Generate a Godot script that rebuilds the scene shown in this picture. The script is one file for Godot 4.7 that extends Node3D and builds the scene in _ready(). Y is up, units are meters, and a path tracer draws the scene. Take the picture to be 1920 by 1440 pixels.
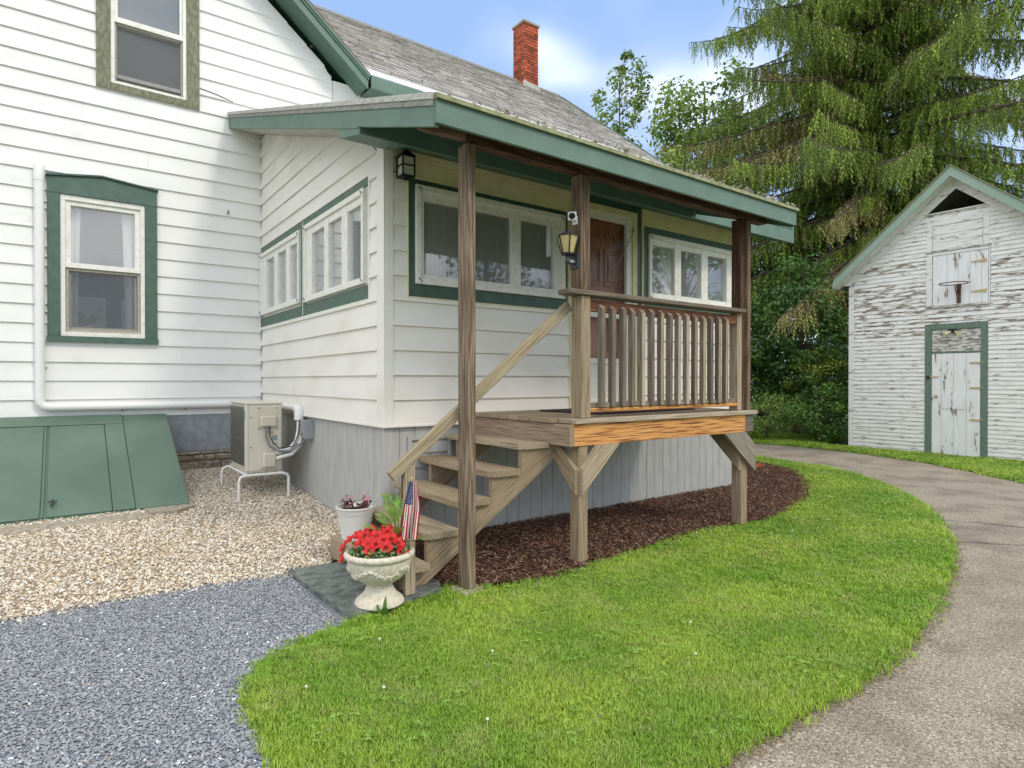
extends Node3D

var rng := RandomNumberGenerator.new()
var M := {}
var taken := {}
var mesh_cache := {}


# ---------------------------------------------------------------- mesh building
class MB:
	var v := PackedVector3Array()
	var n := PackedVector3Array()
	var c := PackedColorArray()
	var u := PackedVector2Array()
	var col := Color(1, 1, 1)
	var use_c := false
	var use_u := false

	func tri_n(a: Vector3, b: Vector3, d: Vector3, na: Vector3, nb: Vector3, nd: Vector3) -> void:
		v.append(a); v.append(d); v.append(b)
		n.append(na); n.append(nd); n.append(nb)
		c.append(col); c.append(col); c.append(col)
		if use_u and u.size() < v.size():
			for k in v.size() - u.size():
				u.append(Vector2.ZERO)

	func tri(a: Vector3, b: Vector3, d: Vector3) -> void:
		var m := (b - a).cross(d - a).normalized()
		tri_n(a, b, d, m, m, m)

	func quad(a: Vector3, b: Vector3, d: Vector3, e: Vector3) -> void:
		var m := (d - a).cross(e - b).normalized()
		tri_n(a, b, d, m, m, m)
		tri_n(a, d, e, m, m, m)

	func quad_n(a: Vector3, b: Vector3, d: Vector3, e: Vector3, na: Vector3, nb: Vector3, nd: Vector3, ne: Vector3) -> void:
		tri_n(a, b, d, na, nb, nd)
		tri_n(a, d, e, na, nd, ne)

	func quad_uv(p: Array, t: Array) -> void:
		var a: Vector3 = p[0]; var b: Vector3 = p[1]; var d: Vector3 = p[2]; var e: Vector3 = p[3]
		var m := (d - a).cross(e - b).normalized()
		use_u = true
		for k in [0, 2, 1, 0, 3, 2]:
			v.append(p[k]); n.append(m); c.append(col); u.append(t[k])

	func oquad(a: Vector3, b: Vector3, d: Vector3, e: Vector3, out: Vector3) -> void:
		if (d - a).cross(e - b).dot(out) < 0.0:
			quad(a, e, d, b)
		else:
			quad(a, b, d, e)

	func otri(a: Vector3, b: Vector3, d: Vector3, out: Vector3) -> void:
		if (b - a).cross(d - a).dot(out) < 0.0:
			tri(a, d, b)
		else:
			tri(a, b, d)

	func box(at: Vector3, size: Vector3, basis := Basis()) -> void:
		cbox(Transform3D(basis, at), size, 0.0)

	func box2(lo: Vector3, hi: Vector3) -> void:
		cbox(Transform3D(Basis(), (lo + hi) * 0.5), (hi - lo).abs(), 0.0)

	func cbox(t: Transform3D, size: Vector3, ch: float) -> void:
		var h := size * 0.5
		var r := h - Vector3.ONE * ch
		for i in 3:
			var j := (i + 1) % 3
			var k := (i + 2) % 3
			for s in [-1.0, 1.0]:
				var p := []
				for q in [[-1.0, -1.0], [1.0, -1.0], [1.0, 1.0], [-1.0, 1.0]]:
					var w := Vector3.ZERO
					w[i] = h[i] * s; w[j] = r[j] * q[0]; w[k] = r[k] * q[1]
					p.append(t * w)
				var o := Vector3.ZERO
				o[i] = s
				oquad(p[0], p[1], p[2], p[3], t.basis * o)
				if ch > 0.0:
					for s2 in [-1.0, 1.0]:
						var a := Vector3.ZERO; var b := Vector3.ZERO
						a[i] = h[i] * s; a[j] = r[j] * s2; a[k] = -r[k]
						b[i] = r[i] * s; b[j] = h[j] * s2; b[k] = -r[k]
						var a2 := a; var b2 := b
						a2[k] = r[k]; b2[k] = r[k]
						var oo := Vector3.ZERO
						oo[i] = s; oo[j] = s2
						oquad(t * a, t * b, t * b2, t * a2, t.basis * oo)
		if ch > 0.0:
			for x in [-1.0, 1.0]:
				for y in [-1.0, 1.0]:
					for z in [-1.0, 1.0]:
						otri(t * Vector3(h.x * x, r.y * y, r.z * z), t * Vector3(r.x * x, h.y * y, r.z * z), t * Vector3(r.x * x, r.y * y, h.z * z), t.basis * Vector3(x, y, z))

	func tube(pts: Array, radii: Array, sides := 8, caps := true) -> void:
		var rings := []
		var norms := []
		var ref := Vector3.UP
		var d0: Vector3 = (pts[1] - pts[0]).normalized()
		if absf(d0.dot(ref)) > 0.9:
			ref = Vector3.RIGHT
		var side := d0.cross(ref).normalized()
		for i in pts.size():
			var d: Vector3 = (pts[mini(i + 1, pts.size() - 1)] - pts[maxi(i - 1, 0)]).normalized()
			side = (side - d * side.dot(d)).normalized()
			var up := side.cross(d)
			var ring := []
			var nn := []
			for k in sides:
				var a := TAU * k / sides
				var o := side * cos(a) + up * sin(a)
				ring.append(pts[i] + o * radii[i])
				nn.append(o)
			rings.append(ring); norms.append(nn)
		for i in pts.size() - 1:
			for k in sides:
				var l := (k + 1) % sides
				var out: Vector3 = norms[i][k]
				var a: Vector3 = rings[i][k]; var b: Vector3 = rings[i][l]; var d: Vector3 = rings[i + 1][l]; var e: Vector3 = rings[i + 1][k]
				if (d - a).cross(e - b).dot(out) < 0.0:
					quad_n(a, e, d, b, norms[i][k], norms[i + 1][k], norms[i + 1][l], norms[i][l])
				else:
					quad_n(a, b, d, e, norms[i][k], norms[i][l], norms[i + 1][l], norms[i + 1][k])
		if caps:
			for e in [0, pts.size() - 1]:
				var o: Vector3 = (pts[0] - pts[1]) if e == 0 else (pts[e] - pts[e - 1])
				for k in range(1, sides - 1):
					otri(rings[e][0], rings[e][k], rings[e][k + 1], o)

	func lathe(t: Transform3D, prof: Array, seg := 24, smooth := true) -> void:
		# prof: Vector2(radius, height), outside seen when going up
		var nn := []
		for i in prof.size():
			var d: Vector2 = prof[mini(i + 1, prof.size() - 1)] - prof[maxi(i - 1, 0)]
			nn.append(Vector2(d.y, -d.x).normalized())
		for i in prof.size() - 1:
			var p: Vector2 = prof[i]; var q: Vector2 = prof[i + 1]
			var fl := Vector2(q.y - p.y, -(q.x - p.x)).normalized()
			var n0: Vector2 = nn[i] if smooth else fl
			var n1: Vector2 = nn[i + 1] if smooth else fl
			for k in seg:
				var a := TAU * k / seg
				var b := TAU * (k + 1) / seg
				var ca := Vector3(cos(a), 0, sin(a)); var cb := Vector3(cos(b), 0, sin(b))
				var A := t * (ca * p.x + Vector3.UP * p.y); var B := t * (cb * p.x + Vector3.UP * p.y)
				var C := t * (cb * q.x + Vector3.UP * q.y); var D := t * (ca * q.x + Vector3.UP * q.y)
				var nA := t.basis * (ca * n0.x + Vector3.UP * n0.y); var nB := t.basis * (cb * n0.x + Vector3.UP * n0.y)
				var nC := t.basis * (cb * n1.x + Vector3.UP * n1.y); var nD := t.basis * (ca * n1.x + Vector3.UP * n1.y)
				if p.x > 1e-5:
					tri_n(A, C, B, nA, nC, nB)
				if q.x > 1e-5:
					tri_n(A, D, C, nA, nD, nC)

	func extrude(poly: PackedVector2Array, t: Transform3D, depth: float) -> void:
		# poly in local x,y; runs from z = 0 to z = depth
		var idx := Geometry2D.triangulate_polygon(poly)
		for i in range(0, idx.size(), 3):
			var p := poly[idx[i]]; var q := poly[idx[i + 1]]; var r := poly[idx[i + 2]]
			otri(t * Vector3(p.x, p.y, depth), t * Vector3(q.x, q.y, depth), t * Vector3(r.x, r.y, depth), t.basis.z)
			otri(t * Vector3(p.x, p.y, 0), t * Vector3(q.x, q.y, 0), t * Vector3(r.x, r.y, 0), -t.basis.z)
		var area := 0.0
		for i in poly.size():
			area += poly[i].cross(poly[(i + 1) % poly.size()])
		for i in poly.size():
			var p := poly[i]; var q := poly[(i + 1) % poly.size()]
			var o := Vector2(q.y - p.y, p.x - q.x) * signf(area)
			oquad(t * Vector3(p.x, p.y, 0), t * Vector3(q.x, q.y, 0), t * Vector3(q.x, q.y, depth), t * Vector3(p.x, p.y, depth), t.basis * Vector3(o.x, o.y, 0))

	func mesh() -> ArrayMesh:
		var a := []
		a.resize(Mesh.ARRAY_MAX)
		a[Mesh.ARRAY_VERTEX] = v
		a[Mesh.ARRAY_NORMAL] = n
		if use_c:
			a[Mesh.ARRAY_COLOR] = c
		if use_u:
			a[Mesh.ARRAY_TEX_UV] = u
		var m := ArrayMesh.new()
		m.add_surface_from_arrays(Mesh.PRIMITIVE_TRIANGLES, a)
		return m


# ---------------------------------------------------------------- things and parts
func numbered(called: String) -> String:
	var k: int = taken.get(called, -1) + 1
	taken[called] = k
	return called if k == 0 else "%s_%03d" % [called, k]


func tag(o: Node, label := "", category := "", group := "", kind := "") -> Node:
	if label: o.set_meta("label", label)
	if category: o.set_meta("category", category)
	if group: o.set_meta("group", group)
	if kind: o.set_meta("kind", kind)
	return o


func thing(called: String, label: String, category: String, at := Vector3.ZERO, group := "") -> Node3D:
	var o := Node3D.new()
	o.name = numbered(called)
	add_child(o)
	o.position = at
	tag(o, label, category, group)
	return o


func put(parent: Node, called: String, mesh: Mesh, mat: Material, t := Transform3D()) -> MeshInstance3D:
	var o := MeshInstance3D.new()
	o.name = numbered(called) if parent == self else StringName(called)
	o.mesh = mesh
	o.material_override = mat
	parent.add_child(o, true)
	o.transform = t
	return o


func solo(called: String, label: String, category: String, mb: MB, mat: Material, t := Transform3D(), group := "") -> MeshInstance3D:
	var o := put(self, called, mb.mesh(), mat, t)
	tag(o, label, category, group)
	return o


func structure(called: String, mb: MB, mat: Material) -> MeshInstance3D:
	var o := put(self, called, mb.mesh(), mat)
	o.set_meta("kind", "structure")
	return o


func block_mesh(size: Vector3, ch: float) -> Mesh:
	var key := "%.4f_%.4f_%.4f_%.4f" % [size.x, size.y, size.z, ch]
	if not mesh_cache.has(key):
		var mb := MB.new()
		mb.cbox(Transform3D(), size, ch)
		mesh_cache[key] = mb.mesh()
	return mesh_cache[key]


# a board whose grain runs from a to b; w across (perpendicular to up), h along up
func board(parent: Node, called: String, mat: Material, a: Vector3, b: Vector3, w: float, h: float, up := Vector3.UP, ch := 0.003) -> MeshInstance3D:
	var x := (b - a).normalized()
	var z := x.cross(up).normalized()
	var y := z.cross(x)
	return put(parent, called, block_mesh(Vector3((b - a).length(), h, w), ch), mat, Transform3D(Basis(x, y, z), (a + b) * 0.5 - origin_of(parent)))


func origin_of(parent: Node) -> Vector3:
	var p := Vector3.ZERO
	var q := parent
	while q is Node3D and q != self:
		p += q.position
		q = q.get_parent()
	return p


# axis-aligned block given by its two corners (world coordinates)
func slab(parent: Node, called: String, mat: Material, lo: Vector3, hi: Vector3, ch := 0.0) -> MeshInstance3D:
	return put(parent, called, block_mesh((hi - lo).abs(), ch), mat, Transform3D(Basis(), (lo + hi) * 0.5 - origin_of(parent)))


func scatter(parent: Node, called: String, mesh: Mesh, mat: Material, xf: Array, cols: Array) -> MultiMeshInstance3D:
	var mm := MultiMesh.new()
	mm.transform_format = MultiMesh.TRANSFORM_3D
	mm.use_colors = cols.size() > 0
	mm.mesh = mesh
	mm.instance_count = xf.size()
	for i in xf.size():
		mm.set_instance_transform(i, xf[i])
		if cols.size() > 0:
			mm.set_instance_color(i, cols[i])
	var o := MultiMeshInstance3D.new()
	o.name = numbered(called) if parent == self else StringName(called)
	o.multimesh = mm
	o.material_override = mat
	parent.add_child(o, true)
	return o


# ---------------------------------------------------------------- materials
func srgb(r: float, g: float, b: float) -> Color:
	return Color(r / 255.0, g / 255.0, b / 255.0)


func ramp(stops: Array) -> Gradient:
	var g := Gradient.new()
	var o := PackedFloat32Array()
	var c := PackedColorArray()
	for s in stops:
		o.append(s[0]); c.append(s[1])
	g.offsets = o
	g.colors = c
	return g


func noise_tex(freq: float, stops: Array, sd := 1, octaves := 4, size := 512, kind := FastNoiseLite.TYPE_SIMPLEX_SMOOTH, gain := 0.5) -> NoiseTexture2D:
	var f := FastNoiseLite.new()
	f.noise_type = kind
	f.frequency = freq
	f.seed = sd
	f.fractal_octaves = octaves
	f.fractal_gain = gain
	if kind == FastNoiseLite.TYPE_CELLULAR:
		f.fractal_type = FastNoiseLite.FRACTAL_NONE
		f.cellular_return_type = FastNoiseLite.RETURN_CELL_VALUE
	var t := NoiseTexture2D.new()
	t.width = size
	t.height = size
	t.seamless = true
	t.noise = f
	if stops.size() > 0:
		t.color_ramp = ramp(stops)
	return t


func mat(called: String, col: Color, rough := 0.7, metal := 0.0) -> StandardMaterial3D:
	var m := StandardMaterial3D.new()
	m.resource_name = called
	m.albedo_color = col
	m.roughness = rough
	m.metallic = metal
	M[called] = m
	return m


func textured(called: String, tex: Texture2D, scale: Vector3, rough := 0.8, bump: Texture2D = null, depth := 0.1, world := false, tint := Color.WHITE) -> StandardMaterial3D:
	var m := mat(called, tint, rough)
	m.albedo_texture = tex
	m.uv1_triplanar = true
	m.uv1_world_triplanar = world
	m.uv1_scale = scale
	m.uv1_triplanar_sharpness = 4.0
	if bump:
		m.heightmap_enabled = true
		m.heightmap_texture = bump
		m.heightmap_scale = depth
	return m


# the same material looked up at another place of its texture, so that boards differ
func shifted(called: String, from: String, by: Vector3, tint := Color.WHITE) -> StandardMaterial3D:
	var m: StandardMaterial3D = M[from].duplicate()
	m.resource_name = called
	m.uv1_offset = by
	m.albedo_color = tint
	M[called] = m
	return m


func woods(base: String, count: int, spread := 0.12) -> Array:
	var out := [M[base]]
	for k in range(1, count):
		var t := 1.0 - spread * rng.randf()
		out.append(shifted("%s %d" % [base, k], base, Vector3(k * 0.37, k * 0.211, k * 0.613), Color(t, t * rng.randf_range(0.96, 1.0), t * rng.randf_range(0.92, 1.0))))
	return out


func pick(a: Array) -> Variant:
	return a[rng.randi() % a.size()]


# ---------------------------------------------------------------- camera, sky, sun
func make_view() -> void:
	var cam := Camera3D.new()
	cam.name = "camera"
	cam.fov = 64.78
	cam.near = 0.05
	cam.far = 900.0
	cam.position = Vector3(-2.075, 1.35, 4.54)
	cam.rotation_degrees = Vector3(-0.353, -36.39, 0)
	add_child(cam)
	cam.current = true

	var w := 1024
	var h := 512
	var im := Image.create(w, h, false, Image.FORMAT_RGBF)
	var cloud := FastNoiseLite.new()
	cloud.noise_type = FastNoiseLite.TYPE_SIMPLEX_SMOOTH
	cloud.seed = 18
	cloud.frequency = 1.0
	cloud.fractal_octaves = 5
	cloud.fractal_gain = 0.52
	for y in h:
		var th := PI * (y + 0.5) / h
		var up := cos(th)
		for x in w:
			var ph := TAU * (x + 0.5) / w
			var d := Vector3(sin(ph) * sin(th), up, -cos(ph) * sin(th))
			var e := clampf(up, 0.0, 1.0)
			var c := Vector3(0.205, 0.325, 0.56).lerp(Vector3(0.41, 0.50, 0.625), pow(1.0 - e, 4.0))
			# a flat layer of thin cloud, seen in perspective
			var k := 1.0 / (e + 0.22)
			var f := cloud.get_noise_3d(d.x * k * 0.55, 0.7, d.z * k * 0.55)
			var cover := smoothstep(-0.30, 0.22, f)
			c = c.lerp(Vector3(1.26, 1.26, 1.28), pow(cover, 2.6) * 0.94)
			if up < 0.0:
				c = Vector3(0.2, 0.22, 0.16)
			im.set_pixel(x, y, Color(c.x, c.y, c.z))
	var sky_mat := PanoramaSkyMaterial.new()
	sky_mat.panorama = ImageTexture.create_from_image(im)
	sky_mat.energy_multiplier = 1.0
	var sky := Sky.new()
	sky.sky_material = sky_mat
	var env := Environment.new()
	env.background_mode = Environment.BG_SKY
	env.sky = sky
	env.tonemap_mode = Environment.TONE_MAPPER_LINEAR
	env.tonemap_exposure = 1.72
	env.sdfgi_enabled = true
	env.ssao_enabled = true
	env.ssil_enabled = true
	var we := WorldEnvironment.new()
	we.name = "world_environment"
	we.environment = env
	add_child(we)

	var sun := DirectionalLight3D.new()
	sun.name = "sun"
	sun.light_energy = 0.22
	sun.light_color = Color(1.0, 0.955, 0.88)
	sun.light_angular_distance = 10.0
	sun.shadow_enabled = true
	add_child(sun)
	sun.look_at_from_position(Vector3.ZERO, -Vector3(0.3, 1.0, 1.0), Vector3.UP)


# ---------------------------------------------------------------- shared materials
func make_materials() -> void:
	var fine := noise_tex(0.05, [], 5, 5, 512)
	var streak := noise_tex(0.03, [], 8, 5, 512)
	var grit := noise_tex(0.18, [], 21, 3, 512)

	# painted siding: white with faint weathering
	var w0 := srgb(236, 236, 232)
	textured("siding white", noise_tex(0.012, [[0.0, srgb(222, 221, 214)], [0.25, srgb(232, 232, 228)], [0.6, w0], [1.0, srgb(238, 238, 236)]], 3, 5, 512), Vector3(0.2, 0.4, 0.2), 0.55, null, 0.0, true)
	textured("siding warm", noise_tex(0.012, [[0.0, srgb(220, 216, 202)], [0.25, srgb(229, 226, 215)], [0.6, srgb(234, 231, 222)], [1.0, srgb(237, 235, 228)]], 14, 5, 512), Vector3(0.2, 0.4, 0.2), 0.55, null, 0.0, true)
	textured("cream bounce tint", noise_tex(0.015, [[0.0, srgb(206, 199, 152)], [0.5, srgb(219, 213, 168)], [1.0, srgb(226, 221, 180)]], 6, 5), Vector3(0.6, 0.6, 0.6), 0.55, null, 0.0, true)  # yellow cast of bounced light under the porch roof, put into the colour
	textured("window white", noise_tex(0.02, [[0.0, srgb(214, 211, 196)], [0.4, srgb(232, 230, 220)], [1.0, srgb(240, 239, 232)]], 9, 4), Vector3(1, 1, 1), 0.4, null, 0.0, true)
	textured("screen frame", noise_tex(0.03, [[0.0, srgb(150, 146, 132)], [1.0, srgb(186, 182, 166)]], 9, 4), Vector3(1, 1, 1), 0.5, null, 0.0, true)
	# greens
	textured("trim green", noise_tex(0.02, [[0.0, srgb(68, 93, 81)], [0.45, srgb(77, 103, 90)], [1.0, srgb(86, 112, 99)]], 12, 5), Vector3(0.7, 0.7, 0.7), 0.5, null, 0.0, true)
	textured("fascia green", noise_tex(0.012, [[0.0, srgb(80, 108, 95)], [0.5, srgb(90, 119, 105)], [1.0, srgb(99, 128, 114)]], 13, 5), Vector3(0.5, 0.5, 0.5), 0.5, null, 0.0, true)
	textured("deep green", noise_tex(0.02, [[0.0, srgb(48, 75, 64)], [0.5, srgb(60, 90, 76)], [1.0, srgb(68, 98, 84)]], 15, 5), Vector3(0.7, 0.7, 0.7), 0.45, null, 0.0, true)
	textured("old green", noise_tex(0.03, [[0.0, srgb(92, 92, 70)], [0.35, srgb(112, 114, 88)], [0.7, srgb(128, 131, 106)], [1.0, srgb(158, 158, 138)]], 16, 6), Vector3(1.2, 0.5, 1.2), 0.7, streak, 0.1, true)
	textured("cellar green", noise_tex(0.008, [[0.0, srgb(84, 105, 91)], [0.5, srgb(92, 115, 99)], [1.0, srgb(99, 122, 106)]], 17, 5), Vector3(0.3, 0.3, 0.3), 0.36, null, 0.0, true)
	textured("olive edge", noise_tex(0.03, [[0.0, srgb(96, 100, 62)], [0.5, srgb(128, 133, 88)], [1.0, srgb(150, 154, 112)]], 18, 5), Vector3(0.8, 0.8, 0.8), 0.5, null, 0.0, true)
	textured("metal edge", noise_tex(0.03, [[0.0, srgb(140, 138, 128)], [0.5, srgb(178, 177, 168)], [1.0, srgb(198, 198, 190)]], 19, 5), Vector3(0.5, 2.0, 0.5), 0.5, null, 0.0, true)
	textured("metal edge dark", noise_tex(0.03, [[0.0, srgb(104, 102, 94)], [0.5, srgb(134, 133, 126)], [1.0, srgb(158, 157, 150)]], 20, 5), Vector3(0.5, 2.0, 0.5), 0.55, null, 0.0, true)
	# grey skirting boards, with peeled spots
	textured("skirt grey", noise_tex(0.022, [[0.0, srgb(110, 106, 100)], [0.06, srgb(134, 132, 128)], [0.1, srgb(168, 168, 163)], [0.6, srgb(178, 178, 174)], [1.0, srgb(186, 186, 182)]], 31, 6), Vector3(0.9, 0.2, 0.9), 0.6, null, 0.0, true)
	textured("foundation grey", noise_tex(0.02, [[0.0, srgb(132, 136, 140)], [0.5, srgb(150, 154, 159)], [1.0, srgb(160, 164, 168)]], 32, 5), Vector3(0.8, 0.8, 0.8), 0.6, null, 0.0, true)
	# wood: the grain runs along each board's own x
	var grain := noise_tex(0.03, [], 41, 5, 512)
	textured("tan wood", noise_tex(0.032, [[0.0, srgb(98, 84, 67)], [0.24, srgb(132, 115, 92)], [0.42, srgb(158, 140, 114)], [0.62, srgb(174, 157, 131)], [0.85, srgb(172, 161, 143)], [1.0, srgb(190, 181, 164)]], 42, 5), Vector3(0.15, 5.0, 5.0), 0.85, grain, 0.25)
	textured("grey wood", noise_tex(0.035, [[0.0, srgb(80, 72, 63)], [0.3, srgb(116, 107, 95)], [0.55, srgb(144, 135, 121)], [0.75, srgb(158, 148, 132)], [1.0, srgb(172, 158, 134)]], 43, 5), Vector3(0.15, 6.0, 6.0), 0.88, grain, 0.25)
	textured("dark wood", noise_tex(0.03, [[0.0, srgb(34, 24, 18)], [0.4, srgb(64, 43, 30)], [0.62, srgb(88, 60, 40)], [0.76, srgb(118, 84, 56)], [0.9, srgb(150, 112, 74)], [1.0, srgb(170, 138, 100)]], 44, 5), Vector3(0.15, 4.0, 4.0), 0.8, grain, 0.22)
	textured("post wood", noise_tex(0.028, [[0.0, srgb(68, 54, 43)], [0.3, srgb(94, 78, 62)], [0.46, srgb(114, 96, 77)], [0.62, srgb(134, 116, 95)], [0.8, srgb(150, 135, 115)], [1.0, srgb(172, 150, 118)]], 45, 5), Vector3(0.15, 4.0, 4.0), 0.85, grain, 0.25)
	textured("worn wood", noise_tex(0.026, [[0.0, srgb(70, 46, 28)], [0.22, srgb(112, 74, 44)], [0.36, srgb(168, 112, 62)], [0.5, srgb(204, 144, 80)], [0.75, srgb(214, 160, 94)], [1.0, srgb(206, 168, 116)]], 46, 5), Vector3(0.15, 4.0, 4.0), 0.8, grain, 0.2)
	textured("red wood", noise_tex(0.03, [[0.0, srgb(62, 36, 24)], [0.5, srgb(112, 68, 44)], [0.8, srgb(142, 98, 68)], [1.0, srgb(166, 130, 98)]], 47, 5), Vector3(0.15, 5.0, 5.0), 0.85, grain, 0.2)
	textured("pale wood", noise_tex(0.03, [[0.0, srgb(120, 106, 86)], [0.5, srgb(172, 158, 136)], [1.0, srgb(198, 186, 166)]], 48, 5), Vector3(0.15, 5.0, 5.0), 0.85, grain, 0.22)
	textured("door wood", noise_tex(0.03, [[0.0, srgb(96, 52, 18)], [0.5, srgb(146, 84, 30)], [1.0, srgb(184, 114, 48)]], 49, 5), Vector3(5.0, 0.2, 5.0), 0.4, grain, 0.03)
	# barn: white paint flaking off grey-brown boards
	for k in [["barn paint", 0.24, 0.28, 51], ["barn flaking", 0.41, 0.45, 52]]:
		textured(k[0], noise_tex(0.010, [[0.0, srgb(112, 98, 88)], [k[1] - 0.12, srgb(136, 122, 112)], [k[1], srgb(164, 155, 147)], [k[2], srgb(220, 219, 214)], [0.75, srgb(232, 232, 229)], [1.0, srgb(237, 237, 235)]], k[3], 7, 1024, FastNoiseLite.TYPE_SIMPLEX_SMOOTH, 0.66), Vector3(0.5, 1.3, 0.26), 0.75, null, 0.0, true)
	textured("barn door paint", noise_tex(0.02, [[0.0, srgb(96, 84, 74)], [0.2, srgb(150, 140, 130)], [0.23, srgb(222, 223, 222)], [1.0, srgb(238, 239, 240)]], 53, 6, 512, FastNoiseLite.TYPE_SIMPLEX_SMOOTH, 0.62), Vector3(0.7, 0.16, 0.7), 0.65, null, 0.0, true)
	textured("barn worn paint", noise_tex(0.03, [[0.0, srgb(104, 96, 88)], [0.4, srgb(150, 144, 136)], [0.5, srgb(196, 194, 188)], [1.0, srgb(220, 219, 214)]], 54, 6, 512), Vector3(1.0, 1.2, 0.4), 0.75, null, 0.0, true)
	textured("barn green", noise_tex(0.03, [[0.0, srgb(70, 84, 74)], [0.35, srgb(98, 118, 104)], [1.0, srgb(112, 134, 118)]], 55, 6), Vector3(1.5, 0.6, 1.5), 0.7, streak, 0.1, true)
	textured("barn rake green", noise_tex(0.03, [[0.0, srgb(172, 178, 166)], [0.2, srgb(152, 168, 154)], [0.5, srgb(140, 162, 146)], [1.0, srgb(148, 170, 154)]], 56, 6), Vector3(1.5, 1.0, 0.7), 0.65, streak, 0.08, true)
	# roofs, masonry
	textured("shingle", noise_tex(0.03, [[0.0, srgb(180, 175, 169)], [0.5, srgb(212, 208, 203)], [1.0, srgb(228, 225, 220)]], 61, 6), Vector3(0.7, 0.7, 0.7), 0.9, null, 0.0, true)
	M["shingle"].vertex_color_use_as_albedo = true
	textured("belt metal", noise_tex(0.02, [[0.0, srgb(190, 186, 178)], [0.5, srgb(226, 224, 220)], [1.0, srgb(236, 235, 232)]], 62, 5), Vector3(0.5, 0.5, 0.5), 0.45, null, 0.0, true)
	for k in 4:
		var t: float = [1.0, 0.88, 1.08, 0.78][k]
		textured("brick %d" % k, noise_tex(0.05, [[0.0, srgb(132 * t, 64 * t, 44 * t)], [0.5, srgb(178 * t, 90 * t, 60 * t)], [0.85, srgb(196 * t, 108 * t, 76 * t)], [1.0, srgb(190, 140, 116)]], 63 + k, 5, 256), Vector3(2, 2, 2), 0.9, grit, 0.2, true)
	mat("mortar", srgb(158, 138, 122), 0.95)
	for k in 3:
		textured("stone %d" % k, noise_tex(0.03, [[0.0, srgb(104, 97, 88)], [0.5, srgb([156, 168, 142][k], [145, 152, 134][k], [128, 130, 122][k])], [1.0, srgb(198, 184, 160)]], 70 + k, 6, 256), Vector3(2, 2, 2), 0.95, grit, 0.5, true)
	textured("slate", noise_tex(0.012, [[0.0, srgb(76, 82, 78)], [0.42, srgb(96, 103, 98)], [0.55, srgb(108, 116, 110)], [0.62, srgb(136, 142, 134)], [0.68, srgb(104, 112, 106)], [1.0, srgb(122, 127, 120)]], 75, 6, 1024), Vector3(0.7, 0.7, 0.7), 0.6, noise_tex(0.02, [], 76, 5), 0.3, true)
	textured("concrete", noise_tex(0.03, [[0.0, srgb(120, 110, 94)], [0.5, srgb(164, 154, 136)], [1.0, srgb(186, 178, 162)]], 78, 6), Vector3(1, 1, 1), 0.9, grit, 0.2, true)
	# plain ones
	mat("black iron", srgb(30, 30, 31), 0.45, 0.2)
	mat("dark metal", srgb(66, 70, 74), 0.45, 0.3)
	mat("zinc", srgb(150, 152, 154), 0.4, 0.7)
	mat("duct white", srgb(232, 232, 228), 0.35)
	mat("unit beige", srgb(214, 209, 192), 0.4)
	mat("unit cover", srgb(206, 200, 180), 0.45)
	mat("unit coil", srgb(122, 118, 110), 0.5, 0.5)
	mat("box grey", srgb(150, 156, 158), 0.5)
	mat("cable grey", srgb(120, 124, 128), 0.5)
	mat("cable black", srgb(32, 32, 34), 0.5)
	mat("plastic white", srgb(226, 225, 220), 0.4)
	mat("camera white", srgb(238, 238, 238), 0.35)
	mat("lens black", srgb(14, 14, 16), 0.12)
	mat("amber glass", srgb(214, 196, 140), 0.35)
	M["amber glass"].backlight_enabled = true
	M["amber glass"].backlight = Color(0.5, 0.45, 0.3)
	mat("frosted glass", srgb(196, 196, 186), 0.4)
	mat("interior", srgb(150, 140, 124), 0.9)
	mat("interior dark", srgb(150, 140, 124), 0.9)
	mat("bare timber", srgb(132, 112, 92), 0.9)
	mat("lace", srgb(226, 228, 228), 0.9)
	M["lace"].backlight_enabled = true
	M["lace"].backlight = Color(0.5, 0.5, 0.5)
	mat("drape", srgb(122, 118, 98), 0.9)
	M["drape"].backlight_enabled = true
	M["drape"].backlight = Color(0.3, 0.3, 0.26)
	mat("rubber mat", srgb(46, 40, 36), 0.95)
	textured("rust", noise_tex(0.05, [[0.0, srgb(64, 44, 34)], [0.5, srgb(100, 68, 52)], [1.0, srgb(128, 96, 78)]], 81, 5, 256), Vector3(3, 3, 3), 0.9, null, 0.0, true)
	mat("hinge tan", srgb(196, 172, 132), 0.7)
	textured("urn stone", noise_tex(0.03, [[0.0, srgb(178, 168, 146)], [0.5, srgb(206, 198, 178)], [1.0, srgb(220, 213, 196)]], 82, 6), Vector3(2, 2, 2), 0.8, grit, 0.08, false)
	mat("pot white", srgb(216, 214, 206), 0.5)
	mat("soil", srgb(52, 40, 32), 0.95)
	var glass := mat("glass", Color(0.92, 0.95, 0.95, 0.06), 0.02)
	glass.transparency = BaseMaterial3D.TRANSPARENCY_ALPHA
	var storm := mat("storm glass", Color(0.92, 0.95, 0.95, 0.04), 0.02)
	storm.transparency = BaseMaterial3D.TRANSPARENCY_ALPHA
	storm.metallic_specular = 0.28
	var mesh_screen := mat("insect screen", Color(0.3, 0.3, 0.3, 0.24), 0.6)
	mesh_screen.transparency = BaseMaterial3D.TRANSPARENCY_ALPHA
	# scattered matter takes its colour from each copy
	for k in ["grass blade", "leaf", "needle", "pebble", "chip", "petal"]:
		var m := mat(k, Color.WHITE, {"pebble": 0.8, "chip": 0.95, "petal": 0.6}.get(k, 0.55))
		m.vertex_color_use_as_albedo = true
		if k in ["grass blade", "leaf", "petal"]:
			m.backlight_enabled = true
			m.backlight = Color(0.65, 0.7, 0.5) if k != "petal" else Color(0.4, 0.4, 0.4)
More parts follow.
